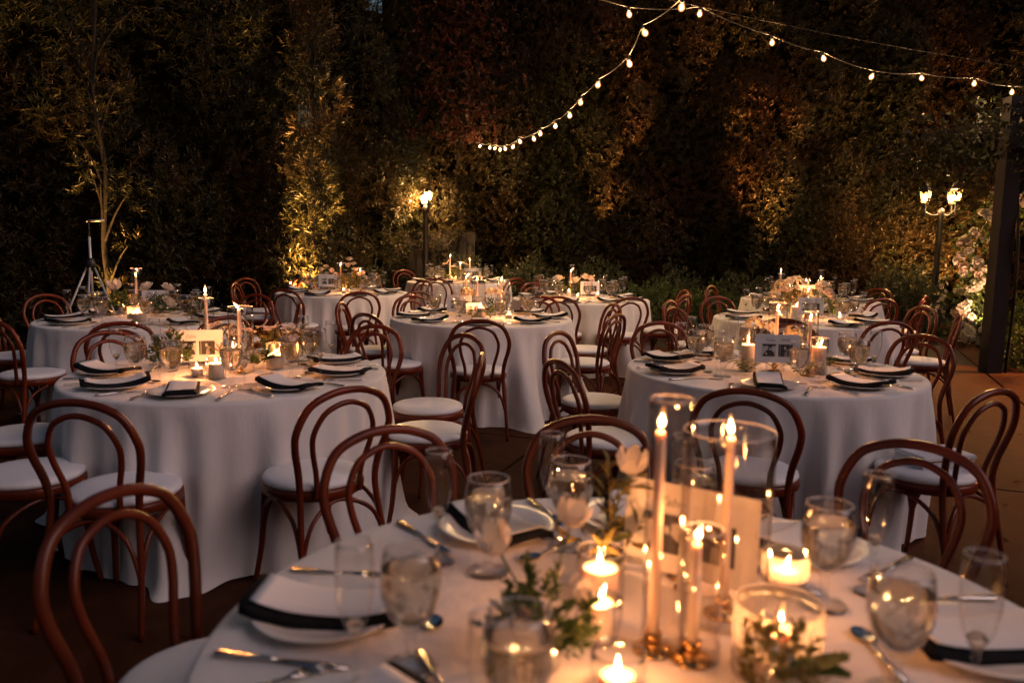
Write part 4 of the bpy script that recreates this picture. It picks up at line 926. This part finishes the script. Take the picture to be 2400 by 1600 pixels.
# ================================================================== street lamps
def lantern(root, x, y, z, watts, rz=0.0, sc_=1.0):
    L_ = ob('lantern', mk('lantern', *lathe([(.001, -.02), (.05, -.02), (.062, .0), (.062, .012)], 6), M['blackmetal'], False), root, (x, y, z), (0, 0, rz), sc_)
    n = 6
    for k in range(n):
        a0, a1 = 2 * PI * k / n, 2 * PI * (k + 1) / n
        ca = lambda r, a: (r * math.cos(a), r * math.sin(a))
        q = [(*ca(.058, a0), .012), (*ca(.058, a1), .012), (*ca(.100, a1), .215), (*ca(.100, a0), .215)]
        ob('pane', mk('pane', q, [(0, 1, 2, 3)], M['pane'], False), L_)
        ob('glazing_bar', mk('glazing_bar', *tube([(*ca(.061, a0), .008), (*ca(.103, a0), .218)], .005, 4), M['blackmetal'], False), L_)
    ob('cap', mk('cap', *lathe([(.098, .212), (.120, .214), (.122, .226), (.075, .285), (.045, .315), (.030, .325), (.030, .345), (.012, .355), (.015, .37), (.002, .40)], 6), M['blackmetal'], False), L_)
    ob('lamp_bulb', mk('lamp_bulb', *lathe([(.0005, .05), (.020, .07), (.026, .11), (.018, .15), (.0005, .165)], 10), M['filament']), L_)
    lamp('lantern_light', 'POINT', L_, (0, 0, .11), watts, (1.0, .58, .22), .03)
def street_lamp(label, x, y, h, arms, watts, sc_=1.0):
    root = thing('street_lamp', label, 'street lamp', 'old-style street lamps', (x, y, 0))
    ob('post', mk('post', *lathe([(.001, 0), (.13, 0), (.13, .05), (.09, .10), (.075, .35), (.05, .42), (.045, h * .5), (.038, h - .06), (.052, h - .03), (.052, h + .03), (.02, h + .06), (.001, h + .07)], 12), M['blackmetal']), root)
    for ax, ay, dz in arms:
        ob('arm', mk('arm', *tube(catmull([(0, 0, h - .02), (ax * .5, ay * .5, h - .05), (ax, ay, h - .02 + dz)], 5), .014, 6), M['blackmetal']), root)
        ob('collar', mk('collar', *lathe([(.001, -.09), (.012, -.085), (.025, -.03), (.012, .03), (.018, .06), (.018, .09)], 10), M['blackmetal']), root, (ax, ay, h + dz))
        lantern(root, ax, ay, h + .11 + dz, watts, .3, sc_)
    return root
street_lamp('black street lamp with twin lanterns in the hedge corner', -1.47, 13.6, 1.86, [(.06, -.10, .03), (-.035, .12, -.02)], 110, .64)
street_lamp('black street lamp with three lanterns beside the rose arch', 6.75, 12.9, 1.90, [(-.30, -.08, .02), (.14, -.16, .06), (.24, .14, .03)], 62, .86)
ob('hanging_wire', mk('hanging_wire', *tube(catmull([(.08, -.05, 1.8), (.13, -.06, 1.55), (.24, -.02, 1.30), (.36, .1, 1.28), (.40, .5, 1.36)], 5), .006, 5), M['cable']), bpy.data.objects['street_lamp'])

# ================================================================== tripod stand
tp = thing('tripod_stand', 'silver tripod stand before the dark hedge', 'tripod', None, (-4.40, 8.42, 0))
ob('pole', mk('pole', *tube([(0, 0, .55), (0, 0, 1.38)], .013, 10), M['alu']), tp); ob('inner_pole', mk('inner_pole', *tube([(0, 0, 1.36), (0, 0, 1.54)], .009, 8), M['blackmetal']), tp)
ob('collar', mk('collar', *lathe([(.02, 1.03), (.045, 1.04), (.05, 1.10), (.04, 1.15), (.02, 1.16)], 12), M['plastic']), tp); ob('lower_hub', mk('lower_hub', *lathe([(.02, .54), (.035, .55), (.035, .60), (.02, .61)], 12), M['plastic']), tp)
for k, a in enumerate((R(-75), R(-12), R(185))):
    f_ = Vector((math.cos(a), math.sin(a), 0)); ob('leg', mk('leg', *tube([f_ * .045 + Vector((0, 0, 1.06)), f_ * .52 + Vector((0, 0, .01))], .0105, 8), M['alu']), tp)
    ob('stay', mk('stay', *tube([f_ * .03 + Vector((0, 0, .57)), f_ * .27 + Vector((0, 0, .57))], .007, 6), M['alu']), tp)
    ob('foot', mk('foot', *lathe([(.001, 0), (.022, 0), (.02, .03), (.012, .035)], 8), M['plastic']), tp, tuple(f_ * .52))
ob('top_bar', mk('top_bar', *tube([(-.02, 0, 1.54), (.17, -.02, 1.55)], .011, 8), M['alu']), tp)

# ================================================================== pergola post, beams and added downlight
pg = thing('pergola', 'dark stained wooden pergola at the right edge', 'pergola', None, (5.38, 8.95, 0))
ob('post', mk('post', *bevbox(-.085, .085, -.085, .085, 0, 3.0, .004), M['darkwood'], False), pg)
ob('post', mk('post', *bevbox(3.3, 3.5, -.098, .098, 0, 3.0, .004), M['darkwood'], False), pg)
ob('beam', mk('beam', *boxv(-.12, 4.2, -.16, -.10, 2.45, 2.70), M['darkwood'], False), pg); ob('beam', mk('beam', *boxv(-.12, 4.2, .10, .16, 2.45, 2.70), M['darkwood'], False), pg)
for k in range(9): ob('rafter', mk('rafter', *boxv(.1 + .5 * k, .16 + .5 * k, -.25, 2.2, 2.703, 2.86), M['darkwood'], False), pg)
ob('brace', mk('brace', *tube([(.09, 0, 1.98), (.62, 0, 2.5)], .05, 4), M['darkwood'], False), pg)
g = np.random.default_rng(61); n = 3200
P = np.stack([g.uniform(-.25, 4.0, n), g.uniform(-.35, 2.6, n), 2.45 + np.abs(g.normal(0, .28, n))], 1); P[:, 2] = np.where(P[:, 1] < .5, np.minimum(P[:, 2], 2.9), P[:, 2]); hang = g.random(n) < .30; P[hang, 2] -= g.uniform(.1, .55, hang.sum())
Pl, Dl, Ul = sprigs(P, g.normal(0, 1, (n, 3)) + np.array([0, 0, -.1]), 7, .12, .95, g); Ls = .075 * g.uniform(.6, 1.2, len(Pl))
vn = thing('climbing_vine', 'dark climbing vine over the pergola beams', 'vine', None, (5.38, 8.95, 0)); stuff(ob('foliage', leaves_mesh('foliage', Pl, Dl, Ul, Ls, Ls * .5, M['hedge']), vn))
ob('stem', mk('stem', *tube(catmull([(.14, -.05, 0), (.16, -.06, .8), (.10, -.12, 1.5), (.13, .02, 2.2), (.2, 0, 2.9)], 5), .018, 6), M['bark']), vn)
pl = thing('stand_in_downlight', 'added downlight standing in for the unseen source of light on the paving', 'lamp', None, (7.5, 9.0, 2.42))  # lamp added in place of the unknown source that lights the paving
ob('housing', mk('housing', *lathe([(.001, .10), (.05, .10), (.055, .0), (.05, 0), (.045, .06)], 16), M['blackmetal']), pl); ob('lens', mk('lens', *lathe([(.001, .03), (.045, .03)], 16), M['lens']), pl)
lamp('downlight_beam', 'SPOT', pl, (0, 0, -.005), 560, (1.0, .36, .10), .05, (R(-22), R(32), 0), R(92), .8)

# ================================================================== rose arch and small boxes
ar = thing('rose_arch', 'flower arch thick with white roses behind the pergola post', 'flower arch', None, (6.45, 11.5, 0))
apath = catmull([(0, 0, 0), (.03, 0, .5), (.07, 0, 1.1), (.16, 0, 1.55), (.40, 0, 1.90), (.80, 0, 2.12), (1.25, 0, 2.15), (1.7, 0, 1.92), (1.95, 0, 1.4), (2.02, 0, .7), (2.05, 0, 0)], 8)
ob('frame', mk('frame', *tube(apath, .02, 8), M['blackmetal']), ar)
g = np.random.default_rng(71); n = 900; idx = g.integers(0, len(apath), n); C0 = np.array([tuple(apath[i]) for i in idx]); P = C0 + g.normal(0, 1, (n, 3)) * np.array([.16, .12, .12]); P[:, 2] = np.abs(P[:, 2])
Pl, Dl, Ul = sprigs(P, (P - C0) + g.normal(0, .2, (n, 3)), 6, .07, .95, g); Ls = .05 * g.uniform(.6, 1.2, len(Pl)); stuff(ob('foliage', leaves_mesh('foliage', Pl, Dl, Ul, Ls, Ls * .5, M['green']), ar))
for k in range(120):
    i = int(g.integers(0, 42 if k < 85 else len(apath))); c0 = Vector(apath[i]); d = Vector((g.normal(-.25, .8), -abs(g.normal(.6, .5)), g.normal(.1, .7))).normalized()
    p = c0 + d * g.uniform(.12, .24); p.z = max(.08, p.z); qe = d.to_track_quat('Z', 'Y').to_euler()
    ob('rose', BLOOM['rose'][k % 3], ar, p, qe, g.uniform(1.2, 2.3))
for j, (x, y, lb) in enumerate(((6.35, 11.95, 'tall white flower spike left of the rose arch'), (6.15, 11.75, 'short white flower spike by the rose arch foot'))):
    root = thing('flower_spike', lb, 'flowers', None, (x, y, 0)); hh = (.95, .55)[j]
    ob('stem', mk('stem', *tube([(0, 0, 0), (.02, 0, hh)], .005, 5), M['stem']), root)
    for k in range(16 - 6 * j): a = k * 2.4; z = hh * (.35 + .65 * k / (16 - 6 * j)); ob('bloom', BLOOM['daisy'][k % 3], root, (.045 * math.cos(a) + .02, .045 * math.sin(a), z), (R(60), 0, a + PI / 2), 1.1)
wb = thing('small_white_box', 'small white box with a dark mark on the paving by the arch', 'box', None, (6.98, 12.3, 0)); ob('case', mk('case', *bevbox(-.085, .085, -.05, .05, .012, .26, .006), M['whitebox'], False), wb)
ob('mark', mk('mark', *lathe([(.001, 0), (.018, .0)], 8), M['ink']), wb, (-.02, -.0515, .17), (R(90), 0, 0)); ob('panel', mk('panel', *boxv(-.04, .04, -.054, -.0515, .06, .11), M['printlite'], False), wb)
for sx in (-.06, .06): ob('foot', mk('foot', *boxv(sx - .015, sx + .015, -.04, .04, 0, .012), M['plastic'], False), wb)
bb = thing('small_black_box', 'small black box beside the white box on the paving', 'box', None, (7.25, 12.3, 0)); ob('case', mk('case', *bevbox(-.10, .10, -.08, .08, .0, .24, .02), M['plastic'], False), bb)
ob('handle', mk('handle', *tube(catmull([(-.06, 0, .235), (-.05, 0, .28), (.05, 0, .28), (.06, 0, .235)], 4), .008, 6), M['plastic']), bb)

# ================================================================== fallen leaves on the paving
g = np.random.default_rng(88); n = 260
P = np.stack([g.uniform(-5, 6.5, n), g.uniform(2.2, 11.5, n), np.full(n, .004)], 1); a = g.uniform(0, 6.28, n)
fl = ob('fallen_leaves', leaves_mesh('fallen_leaves', P, np.stack([np.cos(a), np.sin(a), g.uniform(0, .15, n)], 1), np.tile([[0, 0, 1.0]], (n, 1)) + g.normal(0, .2, (n, 3)), g.uniform(.03, .06, n), g.uniform(.010, .018, n), M['redleaf']))
stuff(fl); fl['label'] = 'small dry leaves scattered over the dark paving'; fl['category'] = 'leaves'
